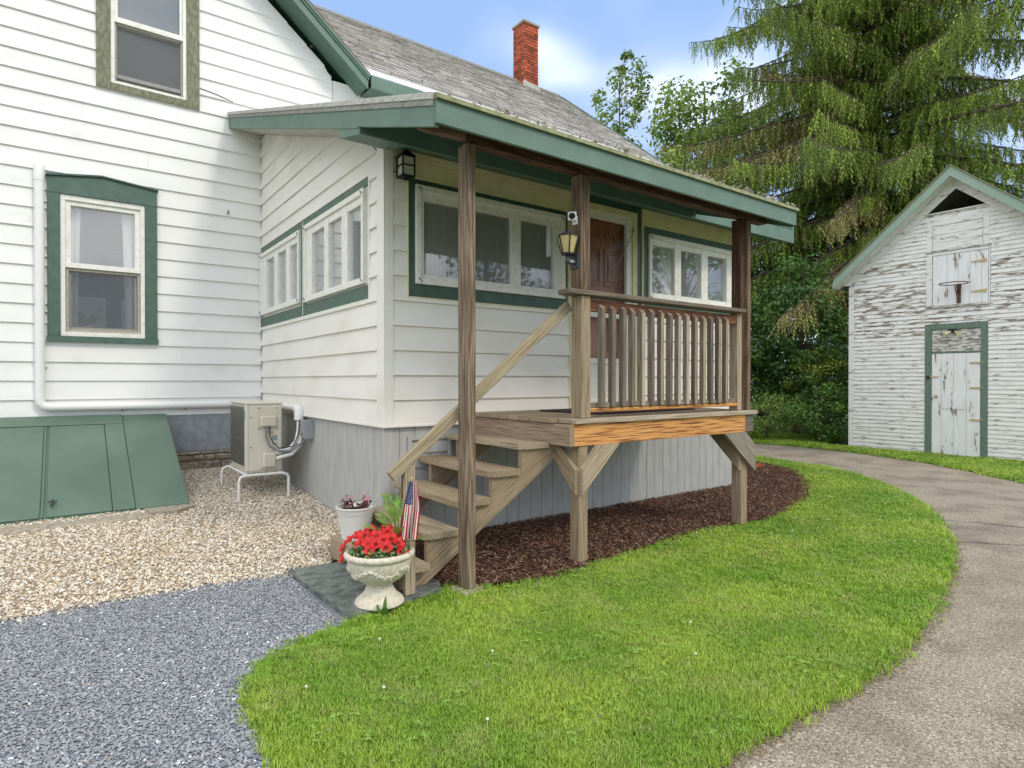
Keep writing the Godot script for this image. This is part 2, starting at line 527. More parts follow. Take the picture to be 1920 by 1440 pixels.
	textured("bark", noise_tex(0.04, [[0.0, srgb(58, 48, 42)], [0.5, srgb(98, 84, 74)], [1.0, srgb(134, 120, 108)]], 83, 5), Vector3(1.6, 0.5, 1.6), 0.95, grit, 0.6, true)
	mat("twig", srgb(92, 80, 66), 0.9)
	mat("stem green", srgb(84, 122, 52), 0.7)


# ---------------------------------------------------------------- ground
func ground_y(x: float, z: float) -> float:
	return 0.066 * maxf(0.0, -z) * (1.0 - smoothstep(0.0, 0.6, x))


func sheet(poly: PackedVector2Array, y: float) -> MB:
	var mb := MB.new()
	var idx := Geometry2D.triangulate_polygon(poly)
	for i in range(0, idx.size(), 3):
		var p := poly[idx[i]]; var q := poly[idx[i + 1]]; var r := poly[idx[i + 2]]
		mb.otri(Vector3(p.x, y, p.y), Vector3(q.x, y, q.y), Vector3(r.x, y, r.y), Vector3.UP)
	return mb


func smooth_line(pts: Array, per := 6) -> PackedVector2Array:
	var out := PackedVector2Array()
	for i in pts.size() - 1:
		var p0: Vector2 = pts[maxi(i - 1, 0)]; var p1: Vector2 = pts[i]; var p2: Vector2 = pts[i + 1]; var p3: Vector2 = pts[mini(i + 2, pts.size() - 1)]
		for k in per:
			out.append(p1.cubic_interpolate(p2, p0, p3, float(k) / per))
	out.append(pts[-1])
	return out


var lawn_poly: PackedVector2Array
var mulch_poly: PackedVector2Array
var drive_poly: PackedVector2Array
var lawn_edge: PackedVector2Array
var far_edge: PackedVector2Array
var gravel_line := [Vector2(-6, 0.2), Vector2(-3.2, 0.15), Vector2(-2.37, 0.14), Vector2(-2.0, 0.13), Vector2(-1.45, 0.15), Vector2(-1.1, 0.2), Vector2(-0.82, 0.24)]


func make_ground() -> void:
	# the land itself
	textured("land", noise_tex(0.02, [[0.0, srgb(62, 84, 30)], [0.5, srgb(84, 112, 42)], [1.0, srgb(108, 132, 58)]], 91, 6), Vector3(0.3, 0.3, 0.3), 0.95, null, 0.0, true)
	var mb := MB.new()
	var g := 700.0
	mb.quad(Vector3(-g, -0.05, g), Vector3(g, -0.05, g), Vector3(g, -0.05, -g), Vector3(-g, -0.05, -g))
	structure("ground", mb, M["land"])

	var left := smooth_line([Vector2(-0.80, 1.28), Vector2(-0.823, 1.30), Vector2(-1.057, 1.341), Vector2(-1.299, 1.5), Vector2(-1.432, 1.715), Vector2(-1.474, 1.947), Vector2(-1.479, 2.208), Vector2(-1.467, 2.5), Vector2(-1.40, 2.9), Vector2(-1.1, 3.2)])
	var right := smooth_line([Vector2(-1.1, 3.2), Vector2(-0.6, 3.25), Vector2(-0.271, 3.251), Vector2(0.239, 3.257), Vector2(0.845, 3.275), Vector2(1.562, 3.23), Vector2(2.432, 3.067), Vector2(3.289, 2.845), Vector2(4.178, 2.517), Vector2(5.291, 1.938), Vector2(6.401, 1.125), Vector2(7.273, 0.032), Vector2(7.6, -1.104), Vector2(7.75, -1.7), Vector2(7.9, -3.5), Vector2(8.0, -6.0)])
	var bed := smooth_line([Vector2(6.6, -1.5), Vector2(6.95, -1.09), Vector2(6.8, -0.5), Vector2(6.376, 0.015), Vector2(5.241, 0.736), Vector2(4.373, 1.088), Vector2(3.386, 1.3), Vector2(2.574, 1.217), Vector2(1.979, 1.225), Vector2(0.94, 1.354), Vector2(0.452, 1.353), Vector2(0.078, 1.271), Vector2(-0.091, 1.084)])
	lawn_edge = right
	lawn_poly = PackedVector2Array()
	lawn_poly.append_array(left)
	lawn_poly.append_array(right.slice(1))
	lawn_poly.append_array(PackedVector2Array([Vector2(6.0, -6.0), Vector2(6.0, -1.5)]))
	lawn_poly.append_array(bed)
	lawn_poly.append_array(PackedVector2Array([Vector2(-0.18, 1.17), Vector2(-0.5, 1.22)]))
	mulch_poly = PackedVector2Array()
	mulch_poly.append_array(bed)
	mulch_poly.append_array(PackedVector2Array([Vector2(-0.12, 0.0), Vector2(4.82, 0.0), Vector2(4.9, -1.5)]))
	far_edge = smooth_line([Vector2(2.0, 9.5), Vector2(4.5, 6.5), Vector2(6.7, 4.0), Vector2(8.093, 2.12), Vector2(9.259, 0.613), Vector2(9.85, -1.0), Vector2(9.95, -2.2), Vector2(9.8, -3.4), Vector2(9.7, -6.0), Vector2(9.7, -12.0)])
	drive_poly = PackedVector2Array()
	var rr := right.duplicate()
	rr.reverse()
	drive_poly.append_array(PackedVector2Array([Vector2(8.0, -12.0)]))
	drive_poly.append_array(rr)
	drive_poly.append_array(PackedVector2Array([Vector2(-1.6, 3.3), Vector2(-6, 3.6), Vector2(-12, 4.2), Vector2(-14, 11), Vector2(-4, 11)]))
	drive_poly.append_array(far_edge)

	textured("turf soil", noise_tex(0.04, [[0.0, srgb(98, 128, 38)], [0.5, srgb(118, 150, 50)], [1.0, srgb(144, 164, 68)]], 92, 5), Vector3(0.9, 0.9, 0.9), 0.95, null, 0.0, true)
	textured("asphalt", noise_tex(0.15, [[0.0, srgb(108, 99, 86)], [0.25, srgb(138, 127, 111)], [0.5, srgb(157, 145, 128)], [0.8, srgb(174, 163, 144)], [0.93, srgb(197, 187, 168)], [1.0, srgb(214, 206, 188)]], 93, 1, 1024, FastNoiseLite.TYPE_CELLULAR), Vector3(1.15, 1.15, 1.15), 0.9, null, 0.0, true)
	var asphalt: StandardMaterial3D = M["asphalt"]
	asphalt.detail_enabled = true
	asphalt.detail_blend_mode = BaseMaterial3D.BLEND_MODE_MUL
	asphalt.detail_albedo = noise_tex(0.008, [[0.0, srgb(190, 186, 182)], [0.35, srgb(226, 223, 219)], [0.55, srgb(246, 244, 240)], [1.0, srgb(255, 255, 255)]], 94, 6, 1024)
	asphalt.detail_uv_layer = BaseMaterial3D.DETAIL_UV_2
	asphalt.uv2_triplanar = true
	asphalt.uv2_world_triplanar = true
	asphalt.uv2_scale = Vector3(0.17, 0.17, 0.17)
	textured("mulch bed", noise_tex(0.06, [[0.0, srgb(34, 20, 15)], [0.5, srgb(66, 40, 29)], [1.0, srgb(104, 68, 50)]], 95, 5), Vector3(1.2, 1.2, 1.2), 0.95, noise_tex(0.06, [], 95, 5), 1.5, true)
	textured("pale gravel bed", noise_tex(0.08, [[0.0, srgb(92, 78, 62)], [0.5, srgb(160, 142, 116)], [1.0, srgb(206, 190, 164)]], 96, 4), Vector3(1.0, 1.0, 1.0), 0.95, noise_tex(0.08, [], 96, 4), 1.0, true)
	textured("slate gravel bed", noise_tex(0.1, [[0.0, srgb(104, 108, 115)], [0.5, srgb(126, 131, 139)], [1.0, srgb(150, 155, 162)]], 97, 4), Vector3(1.3, 1.3, 1.3), 0.95, noise_tex(0.1, [], 97, 4), 0.8, true)

	structure("lawn", sheet(lawn_poly, 0.0), M["turf soil"])
	structure("driveway", sheet(drive_poly, -0.012), M["asphalt"])
	mat("crack tar", srgb(52, 47, 43), 0.95)
	var n_crack := 0
	for path in [[Vector2(3.95, 2.62), Vector2(4.15, 2.9), Vector2(4.4, 3.2), Vector2(4.5, 3.6), Vector2(4.62, 4.2), Vector2(4.7, 5.0)], [Vector2(4.75, 2.25), Vector2(4.95, 2.6), Vector2(5.1, 3.1), Vector2(5.3, 3.7), Vector2(5.35, 4.6)]]:
		n_crack += 1
		var line := smooth_line(path, 8)
		var strip := PackedVector2Array()
		var backs := PackedVector2Array()
		for i in line.size():
			var w := rng.randf_range(0.003, 0.009)
			var q := line[i] + Vector2(rng.randfn(0, 0.008), 0)
			strip.append(q + Vector2(w, 0))
			backs.append(q - Vector2(w, 0))
		backs.reverse()
		strip.append_array(backs)
		structure("driveway_crack", sheet(strip, -0.008), M["crack tar"])
	# mulch bed: a low mound
	mb = MB.new()
	var nx := 60; var nz := 16
	var lo := Vector2(-0.15, -1.5); var hi := Vector2(7.1, 1.45)
	var f := FastNoiseLite.new()
	f.frequency = 2.2
	var hy := func(p: Vector2) -> float: return 0.012 + f.get_noise_2d(p.x, p.y) * 0.02
	for i in nx:
		for j in nz:
			var p := lo + (hi - lo) * Vector2(float(i) / nx, float(j) / nz)
			var q := lo + (hi - lo) * Vector2(float(i + 1) / nx, float(j + 1) / nz)
			if Geometry2D.is_point_in_polygon((p + q) * 0.5, mulch_poly):
				mb.quad(Vector3(p.x, hy.call(p), p.y), Vector3(p.x, hy.call(Vector2(p.x, q.y)), q.y), Vector3(q.x, hy.call(q), q.y), Vector3(q.x, hy.call(Vector2(q.x, p.y)), p.y))
	structure("mulch_bed", mb, M["mulch bed"])
	structure("mulch_ground", sheet(mulch_poly, -0.008), M["mulch bed"])
	# gravel beds
	mb = MB.new()
	nx = 40; nz = 30
	for i in nx:
		for j in nz:
			var x0 := -6.0 + 6.05 * i / nx; var x1 := -6.0 + 6.05 * (i + 1) / nx
			var z0 := -4.2 + 4.3 * j / nz; var z1 := -4.2 + 4.3 * (j + 1) / nz
			mb.quad(Vector3(x0, ground_y(x0, z0), z0), Vector3(x0, ground_y(x0, z1), z1), Vector3(x1, ground_y(x1, z1), z1), Vector3(x1, ground_y(x1, z0), z0))
	structure("pale_gravel_ground", mb, M["pale gravel bed"])
	var dark := PackedVector2Array([Vector2(-12, 0.1), Vector2(-0.55, 0.1), Vector2(-0.55, 1.25)])
	dark.append_array(left)
	dark.append_array(PackedVector2Array([Vector2(-1.6, 3.3), Vector2(-6, 3.6), Vector2(-12, 4.2)]))
	structure("slate_gravel_ground", sheet(dark, -0.004), M["slate gravel bed"])


func line_at(line: Array, x: float) -> float:
	for i in line.size() - 1:
		var a: Vector2 = line[i]; var b: Vector2 = line[i + 1]
		if x <= b.x:
			return lerpf(a.y, b.y, clampf((x - a.x) / (b.x - a.x), 0.0, 1.0))
	return line[-1].y


func stone_mesh(flat: float, sd: int) -> Mesh:
	var r := RandomNumberGenerator.new()
	r.seed = sd
	var mb := MB.new()
	var ico := []
	var t := (1.0 + sqrt(5.0)) / 2.0
	for p in [[-1, t, 0], [1, t, 0], [-1, -t, 0], [1, -t, 0], [0, -1, t], [0, 1, t], [0, -1, -t], [0, 1, -t], [t, 0, -1], [t, 0, 1], [-t, 0, -1], [-t, 0, 1]]:
		ico.append(Vector3(p[0], p[1], p[2]).normalized() * r.randf_range(0.38, 0.58) * Vector3(1.0, flat, 0.75))
	for q in [[0, 11, 5], [0, 5, 1], [0, 1, 7], [0, 7, 10], [0, 10, 11], [1, 5, 9], [5, 11, 4], [11, 10, 2], [10, 7, 6], [7, 1, 8], [3, 9, 4], [3, 4, 2], [3, 2, 6], [3, 6, 8], [3, 8, 9], [4, 9, 5], [2, 4, 11], [6, 2, 10], [8, 6, 7], [9, 8, 1]]:
		mb.otri(ico[q[0]], ico[q[1]], ico[q[2]], ico[q[0]] + ico[q[1]] + ico[q[2]])
	return mb.mesh()


func rand_turn(tilt: float) -> Basis:
	return Basis(Vector3.UP, rng.randf() * TAU) * Basis(Vector3.RIGHT, rng.randf_range(-tilt, tilt)) * Basis(Vector3.FORWARD, rng.randf_range(-tilt, tilt))


func make_gravel() -> void:
	# pale river gravel beside the house
	var pale := [Color(0.64, 0.55, 0.40), Color(0.72, 0.64, 0.49), Color(0.78, 0.72, 0.60), Color(0.52, 0.43, 0.30), Color(0.80, 0.77, 0.69), Color(0.36, 0.31, 0.25), Color(0.60, 0.46, 0.31), Color(0.52, 0.48, 0.42), Color(0.70, 0.62, 0.48)]
	var xf := [[], [], []]
	var cl := [[], [], []]
	for i in 56000:
		var x := rng.randf_range(-3.4, 0.0)
		var z := rng.randf_range(-3.78, 0.32)
		var edge := line_at(gravel_line, x) + rng.randfn(0.0, 0.045)
		if z > edge or (x > -0.5 and z > 0.08):
			continue
		if z < -2.1 and x < -1.15:
			continue
		var s := rng.randf_range(0.012, 0.028)
		var k := rng.randi() % 3
		xf[k].append(Transform3D(rand_turn(0.7).scaled_local(Vector3(s, s * rng.randf_range(0.6, 1.0), s * rng.randf_range(0.7, 1.1))), Vector3(x, ground_y(x, z) + s * rng.randf_range(0.1, 0.45), z)))
		var c: Color = pick(pale)
		c = c * rng.randf_range(0.85, 1.15)
		c.a = 1.0
		cl[k].append(c)
	var root := thing("pale_gravel", "loose tan and cream pebbles covering the ground beside the foundation", "gravel")
	root.set_meta("kind", "stuff")
	for k in 3:
		scatter(root, "pebbles", stone_mesh(0.75, 100 + k), M["pebble"], xf[k], cl[k]).set_meta("kind", "stuff")
	# crushed blue-grey slate in front
	var bluish := [Color(0.235, 0.245, 0.26), Color(0.265, 0.278, 0.295), Color(0.30, 0.312, 0.33), Color(0.335, 0.347, 0.365), Color(0.205, 0.215, 0.23), Color(0.375, 0.385, 0.40), Color(0.31, 0.32, 0.335)]
	xf = [[], [], []]
	cl = [[], [], []]
	var n := 0
	while n < 110000:
		var x := rng.randf_range(-3.1, -0.7)
		var z := rng.randf_range(0.0, 3.2)
		n += 1
		if z < line_at(gravel_line, x) + rng.randfn(0.0, 0.045) or (x > -0.84 and z < 1.24):
			continue
		if Geometry2D.is_point_in_polygon(Vector2(x, z), lawn_poly):
			continue
		if rng.randf() < (z - 1.8) * 0.0:
			continue
		var s := rng.randf_range(0.007, 0.016)
		var k := rng.randi() % 3
		xf[k].append(Transform3D(rand_turn(0.5).scaled_local(Vector3(s * rng.randf_range(0.9, 1.5), s * rng.randf_range(0.6, 1.0), s)), Vector3(x, s * rng.randf_range(0.02, 0.25), z)))
		var c: Color = pick(bluish)
		if rng.randf() < 0.012:
			c = Color(0.82, 0.82, 0.82)
			xf[k][-1] = xf[k][-1].scaled_local(Vector3.ONE * 1.1)
		elif rng.randf() < 0.005:
			c = Color(0.5, 0.34, 0.24)
		c = c * rng.randf_range(0.85, 1.2)
		c.a = 1.0
		cl[k].append(c)
	root = thing("slate_gravel", "crushed blue-grey slate chips spread beside the lawn", "gravel")
	root.set_meta("kind", "stuff")
	for k in 3:
		scatter(root, "chips", stone_mesh(0.42, 110 + k), M["pebble"], xf[k], cl[k]).set_meta("kind", "stuff")
	# mulch
	xf = []
	var cols := []
	var sliver := MB.new()
	sliver.cbox(Transform3D(), Vector3(1.0, 0.16, 0.3), 0.05)
	var browns := [Color(0.085, 0.036, 0.018), Color(0.125, 0.055, 0.028), Color(0.17, 0.083, 0.045), Color(0.22, 0.12, 0.07), Color(0.05, 0.024, 0.015), Color(0.34, 0.22, 0.15)]
	for i in 80000:
		var x := rng.randf_range(-0.15, 7.1)
		var z := rng.randf_range(-1.5, 1.45)
		if x > 4.9 and rng.randf() < 0.3:
			continue
		if not Geometry2D.is_point_in_polygon(Vector2(x, z) + Vector2(rng.randfn(0, 0.025), rng.randfn(0, 0.025)), mulch_poly) or (z < 0.01 and x < 4.85):
			continue
		var s := rng.randf_range(0.010, 0.036)
		xf.append(Transform3D(rand_turn(0.6).scaled_local(Vector3(s, s * 0.8, s * rng.randf_range(0.5, 1.1))), Vector3(x, 0.018 + rng.randf() * 0.018, z)))
		var c: Color = pick(browns)
		cols.append(Color(c.r, c.g, c.b) * rng.randf_range(0.8, 1.25))
	# crumbs of soil and old clippings where lawn and asphalt meet
	var ex := []
	var ec := []
	for i in 5200:
		var q := lawn_edge[rng.randi() % (lawn_edge.size() - 30)] .lerp(lawn_edge[rng.randi() % (lawn_edge.size() - 30)], 0.0)
		var e := rng.randi() % (lawn_edge.size() - 14)
		q = lawn_edge[e].lerp(lawn_edge[e + 1], rng.randf()) + Vector2(rng.randfn(0, 0.03), absf(rng.randfn(0, 0.035)))
		var s := rng.randf_range(0.006, 0.02)
		ex.append(Transform3D(rand_turn(0.4).scaled_local(Vector3(s, s * 0.5, s)), Vector3(q.x, -0.008, q.y)))
		var c := Color(0.16, 0.11, 0.07).lerp(Color(0.34, 0.28, 0.17), rng.randf())
		ec.append(c)
	tag(scatter(self, "edge_crumbs", sliver.mesh(), M["chip"], ex, ec), "crumbs of soil and dry clippings along the driveway's edge", "soil", "", "stuff")
	var o := scatter(self, "mulch", sliver.mesh(), M["chip"], xf, cols)
	tag(o, "dark brown shredded bark mulch in the curved bed beneath the porch", "mulch", "", "stuff")


func blade_clump(sd: int, count: int, length: float, spread: float) -> Mesh:
	var r := RandomNumberGenerator.new()
	r.seed = sd
	var mb := MB.new()
	for i in count:
		var a := r.randf() * TAU
		var lean := Vector3(cos(a), 0, sin(a))
		var side := Vector3(-sin(a), 0, cos(a)).rotated(Vector3.UP, r.randf_range(-0.6, 0.6))
		var l := length * r.randf_range(0.6, 1.15)
		var w := r.randf_range(0.0016, 0.0027)
		var b := Vector3(r.randf_range(-spread, spread), 0, r.randf_range(-spread, spread))
		var bend := r.randf_range(0.25, 0.9)
		var p1 := b + Vector3.UP * l * 0.5 + lean * l * 0.16 * bend
		var p2 := b + Vector3.UP * l * (0.95 - 0.32 * bend) + lean * l * 0.62 * bend
		mb.quad(b - side * w, b + side * w, p1 + side * w * 0.85, p1 - side * w * 0.85)
		mb.tri(p1 - side * w * 0.85, p1 + side * w * 0.85, p2)
	return mb.mesh()


func clover_clump(sd: int) -> Mesh:
	var r := RandomNumberGenerator.new()
	r.seed = sd
	var mb := MB.new()
	for i in 4:
		var b := Vector3(r.randf_range(-0.02, 0.02), r.randf_range(0.022, 0.045), r.randf_range(-0.02, 0.02))
		var tilt := Basis(Vector3(r.randf() - 0.5, 0, r.randf() - 0.5).normalized(), r.randf() * 0.5)
		for k in 3:
			var q := tilt * Basis(Vector3.UP, TAU * k / 3.0 + i)
			var p := []
			for e in [[0.0, 0.0], [0.008, 0.0065], [0.015, 0.0045], [0.015, -0.0045], [0.008, -0.0065]]:
				p.append(b + q * Vector3(e[0], absf(e[1]) * 0.25, e[1]))
			mb.tri(p[0], p[1], p[2]); mb.tri(p[0], p[2], p[3]); mb.tri(p[0], p[3], p[4])
	return mb.mesh()


func make_grass() -> void:
	var eye := Vector2(-2.075, 4.54)
	var patch := FastNoiseLite.new()
	patch.frequency = 0.9
	patch.fractal_octaves = 3
	patch.seed = 4
	var meshes := []
	for k in 4:
		meshes.append(blade_clump(200 + k, 13, 0.047, 0.03))
	var xf := [[], [], [], []]
	var cl := [[], [], [], []]
	var cx := []
	var cc := []
	var strip := PackedVector2Array()
	strip.append_array(far_edge)
	strip.append_array(PackedVector2Array([Vector2(12.6, -12), Vector2(12.6, -2.2), Vector2(10.66, -1.9), Vector2(10.66, 2.6), Vector2(10.66, 6.0), Vector2(6, 9.5)]))
	for zone in 3:
		var tries: int = [120000, 30000, 26000][zone]
		for i in tries:
			var p := Vector2(rng.randf_range(-1.6, 8.2), rng.randf_range(-6.0, 3.35)) if zone == 0 else (Vector2(rng.randf_range(6.5, 12.6), rng.randf_range(-7.0, 4.5)) if zone == 1 else Vector2(rng.randf_range(-1.55, 1.4), rng.randf_range(1.5, 3.35)))
			var near := p.distance_to(eye)
			if zone == 0 and rng.randf() > clampf(6.0 / near, 0.3, 1.0) * 1.2:
				continue
			var jog := p + Vector2(rng.randfn(0, 0.024), rng.randfn(0, 0.024))
			if not Geometry2D.is_point_in_polygon(jog, strip if zone == 1 else lawn_poly):
				continue
			if zone == 0 and p.x > 0.0 and p.x < 4.9 and p.y < 0.4:
				continue
			# thicker far away, where one clump stands for several
			var f := patch.get_noise_2d(p.x, p.y)
			var f2 := patch.get_noise_2d(p.x * 2.7 + 40.0, p.y * 2.7)
			var s := rng.randf_range(0.6, 1.05) * (1.0 + 0.25 * f) * (1.0 if near < 5.0 else 1.0 + (near - 5.0) * 0.04)
			var wide := 1.0 + clampf((near - 3.0) * 0.22, 0.0, 1.6)
			var k := rng.randi() % 4
			var c := Color(0.25, 0.43, 0.040).lerp(Color(0.42, 0.56, 0.07), clampf(0.45 + f * 1.3 + rng.randf_range(-0.25, 0.25), 0.0, 1.0))
			c = c.lerp(Color(0.50, 0.54, 0.16), clampf(f2 - 0.1, 0.0, 0.45))
			if rng.randf() < 0.05:
				c = Color(0.42, 0.40, 0.18)
			c = c * rng.randf_range(0.75, 1.15)
			c.a = 1.0
			if zone == 0 and near < 6.0 and patch.get_noise_2d(p.x * 1.6 - 20.0, p.y * 1.6) > 0.12 and rng.randf() < 0.12:
				cx.append(Transform3D(Basis(Vector3.UP, rng.randf() * TAU).scaled_local(Vector3.ONE * rng.randf_range(0.5, 0.75)), Vector3(p.x, 0.008, p.y)))
				var g := Color(0.28, 0.47, 0.08) * rng.randf_range(0.75, 1.2)
				g.a = 1.0
				cc.append(g)
			xf[k].append(Transform3D(Basis(Vector3.UP, rng.randf() * TAU).scaled_local(Vector3(wide, s, wide)), Vector3(p.x, -0.002, p.y)))
			cl[k].append(c)
	var root := thing("grass", "mown green lawn grass with clover around the mulch bed and beside the driveway", "grass")
	root.set_meta("kind", "stuff")
	for k in 4:
		scatter(root, "blades", meshes[k], M["grass blade"], xf[k], cl[k]).set_meta("kind", "stuff")
	scatter(root, "clover", clover_clump(9), M["leaf"], cx, cc).set_meta("kind", "stuff")
	# white clover heads
	var ball := MB.new()
	ball.lathe(Transform3D(), [Vector2(0.0012, 0.0), Vector2(0.0012, 0.03), Vector2(0.005, 0.031), Vector2(0.0065, 0.035), Vector2(0.005, 0.04), Vector2(0.0, 0.042)], 6)
	xf = []
	var cols := []
	while xf.size() < 16:
		var p := Vector2(rng.randf_range(-1.4, 5.0), rng.randf_range(1.2, 3.2))
		if Geometry2D.is_point_in_polygon(p, lawn_poly):
			xf.append(Transform3D(Basis(Vector3.UP, rng.randf() * TAU), Vector3(p.x, 0.0, p.y)))
			cols.append(Color(0.75, 0.74, 0.64))
	scatter(root, "clover_heads", ball.mesh(), M["petal"], xf, cols).set_meta("kind", "stuff")


# ---------------------------------------------------------------- walls
const OUT_A := Transform3D(Vector3(1, 0, 0), Vector3(0, 1, 0), Vector3(0, 0, 1), Vector3(0, 0, -3.8))
const OUT_B := Transform3D(Vector3(0, 0, 1), Vector3(0, 1, 0), Vector3(-1, 0, 0), Vector3(0, 0, 0))
const OUT_C := Transform3D(Vector3(1, 0, 0), Vector3(0, 1, 0), Vector3(0, 0, 1), Vector3(0, 0, 0))


func cells(mb: MB, r: Rect2, holes: Array, z0: float, z1: float) -> void:
	var xs := [r.position.x, r.end.x]
	var ys := [r.position.y, r.end.y]
	for h in holes:
		for x in [h.position.x, h.end.x]:
			if x > r.position.x and x < r.end.x: xs.append(x)
		for y in [h.position.y, h.end.y]:
			if y > r.position.y and y < r.end.y: ys.append(y)
	xs.sort()
	ys.sort()
	for i in xs.size() - 1:
		for j in ys.size() - 1:
			if xs[i + 1] - xs[i] < 1e-4 or ys[j + 1] - ys[j] < 1e-4:
				continue
			var m := Vector2(xs[i] + xs[i + 1], ys[j] + ys[j + 1]) * 0.5
			var solid := true
			for h in holes:
				if h.has_point(m):
					solid = false
			if solid:
				mb.box2(Vector3(xs[i], ys[j], z0), Vector3(xs[i + 1], ys[j + 1], z1))


func rect(x0: float, x1: float, y0: float, y1: float) -> Rect2:
	return Rect2(x0, y0, x1 - x0, y1 - y0)


# lapped boards on a wall's own axes; lim(y) gives the wall's two ends at a height
func siding(parent: Node3D, y0: float, y1: float, e: float, lim: Callable, holes: Array, mats: Array, thick := 0.025, longest := 3.7, called := "clapboard") -> void:
	var y := y0
	while y < y1 - 0.02:
		var top := minf(y + e, y1)
		var cuts := [y, top]
		for h in holes:
			for q in [h.position.y, h.end.y]:
				if q > y + 0.004 and q < top - 0.004: cuts.append(q)
		cuts.sort()
		for b in cuts.size() - 1:
			var ya: float = cuts[b]
			var yb: float = cuts[b + 1]
			var l0: Vector2 = lim.call(ya)
			var l1: Vector2 = lim.call(yb)
			if l0.y - l0.x < 0.03:
				continue
			var spans := [[l0.x, l0.y, l1.x, l1.y]]
			for h in holes:
				if h.position.y < yb - 0.002 and h.end.y > ya + 0.002:
					var next := []
					for s in spans:
						if h.end.x <= s[0] or h.position.x >= s[1]:
							next.append(s)
							continue
						if h.position.x > s[0]: next.append([s[0], h.position.x, s[2], h.position.x])
						if h.end.x < s[1]: next.append([h.end.x, s[1], h.end.x, s[3]])
					spans = next
			for s in spans:
				var x: float = s[0]
				while x < s[1] - 0.01:
					var stop: float = s[1]
					if s[1] - x > longest:
						stop = x + longest * rng.randf_range(0.45, 0.95)
					var ta := lerpf(thick, 0.004, (ya - y) / e)
					var tb := lerpf(thick, 0.004, (yb - y) / e) if yb < top - 1e-4 else 0.003
					var x2: float = s[2] if x == s[0] else x
					var x3: float = s[3] if stop == s[1] else stop - 0.0015
					var xe: float = stop if stop == s[1] else stop - 0.0015
					if x3 < x2: x3 = x2 + 0.001
					var wob := rng.randf_range(-0.0015, 0.0015)
					var ov := 0.008 if yb >= top - 1e-4 and top < y1 - 1e-4 else 0.0
					var mb := MB.new()
					var a := [Vector3(x, ya, 0), Vector3(xe, ya, 0), Vector3(xe, ya, ta + wob), Vector3(x, ya, ta + wob)]
					var t := [Vector3(x2, yb + ov, 0), Vector3(x3, yb + ov, 0), Vector3(x3, yb + ov, tb), Vector3(x2, yb + ov, tb)]
					mb.oquad(a[3], a[2], t[2], t[3], Vector3(0, 0, 1))
					mb.oquad(a[0], a[1], a[2], a[3], Vector3.DOWN)
					mb.oquad(t[0], t[1], t[2], t[3], Vector3.UP)
					mb.oquad(a[0], a[3], t[3], t[0], Vector3.LEFT)
					mb.oquad(a[1], a[2], t[2], t[1], Vector3.RIGHT)
					put(parent, called, mb.mesh(), mats[rng.randi() % mats.size()])
					x = stop
		y += e


func ring(parent: Node, called: String, mt: Material, r: Rect2, l: float, rt: float, b: float, t: float, z0: float, z1: float, ch := 0.003) -> MeshInstance3D:
	var mb := MB.new()
	var x0 := r.position.x; var x1 := r.end.x; var y0 := r.position.y; var y1 := r.end.y
	for q in [[x0, x0 + l, y0, y1], [x1 - rt, x1, y0, y1], [x0 + l, x1 - rt, y0, y0 + b], [x0 + l, x1 - rt, y1 - t, y1]]:
		if q[1] - q[0] > 0.002 and q[3] - q[2] > 0.002:
			mb.cbox(Transform3D(Basis(), Vector3((q[0] + q[1]) * 0.5, (q[2] + q[3]) * 0.5, (z0 + z1) * 0.5)), Vector3(q[1] - q[0], q[3] - q[2], z1 - z0), ch)
	return put(parent, called, mb.mesh(), mt)


func lbox(parent: Node, called: String, mt: Material, x0: float, x1: float, y0: float, y1: float, z0: float, z1: float, ch := 0.002) -> MeshInstance3D:
	return put(parent, called, block_mesh(Vector3(x1 - x0, y1 - y0, z1 - z0), ch), mt, Transform3D(Basis(), Vector3(x0 + x1, y0 + y1, z0 + z1) * 0.5))


func part(parent: Node, called: String, t := Transform3D()) -> Node3D:
	var o := Node3D.new()
	o.name = called
	parent.add_child(o, true)
	o.transform = t
	return o


func panes(w: Node3D, xs: Array, y0: float, y1: float, z: float, double := true) -> void:
	for p in xs:
		lbox(w, "pane", M["glass"], p[0] - 0.005, p[1] + 0.005, y0 - 0.005, y1 + 0.005, z - 0.004, z, 0.0)
		if double:
			lbox(w, "pane", M["glass"], p[0] - 0.005, p[1] + 0.005, y0 - 0.005, y1 + 0.005, z - 0.024, z - 0.020, 0.0)


func storm_pane(parent: Node, x0: float, x1: float, y0: float, y1: float, z: float) -> void:
	var mb := MB.new()
	mb.quad(Vector3(x0, y0, z), Vector3(x1, y0, z), Vector3(x1, y1, z), Vector3(x0, y1, z))
	put(parent, "pane", mb.mesh(), M["storm glass"])


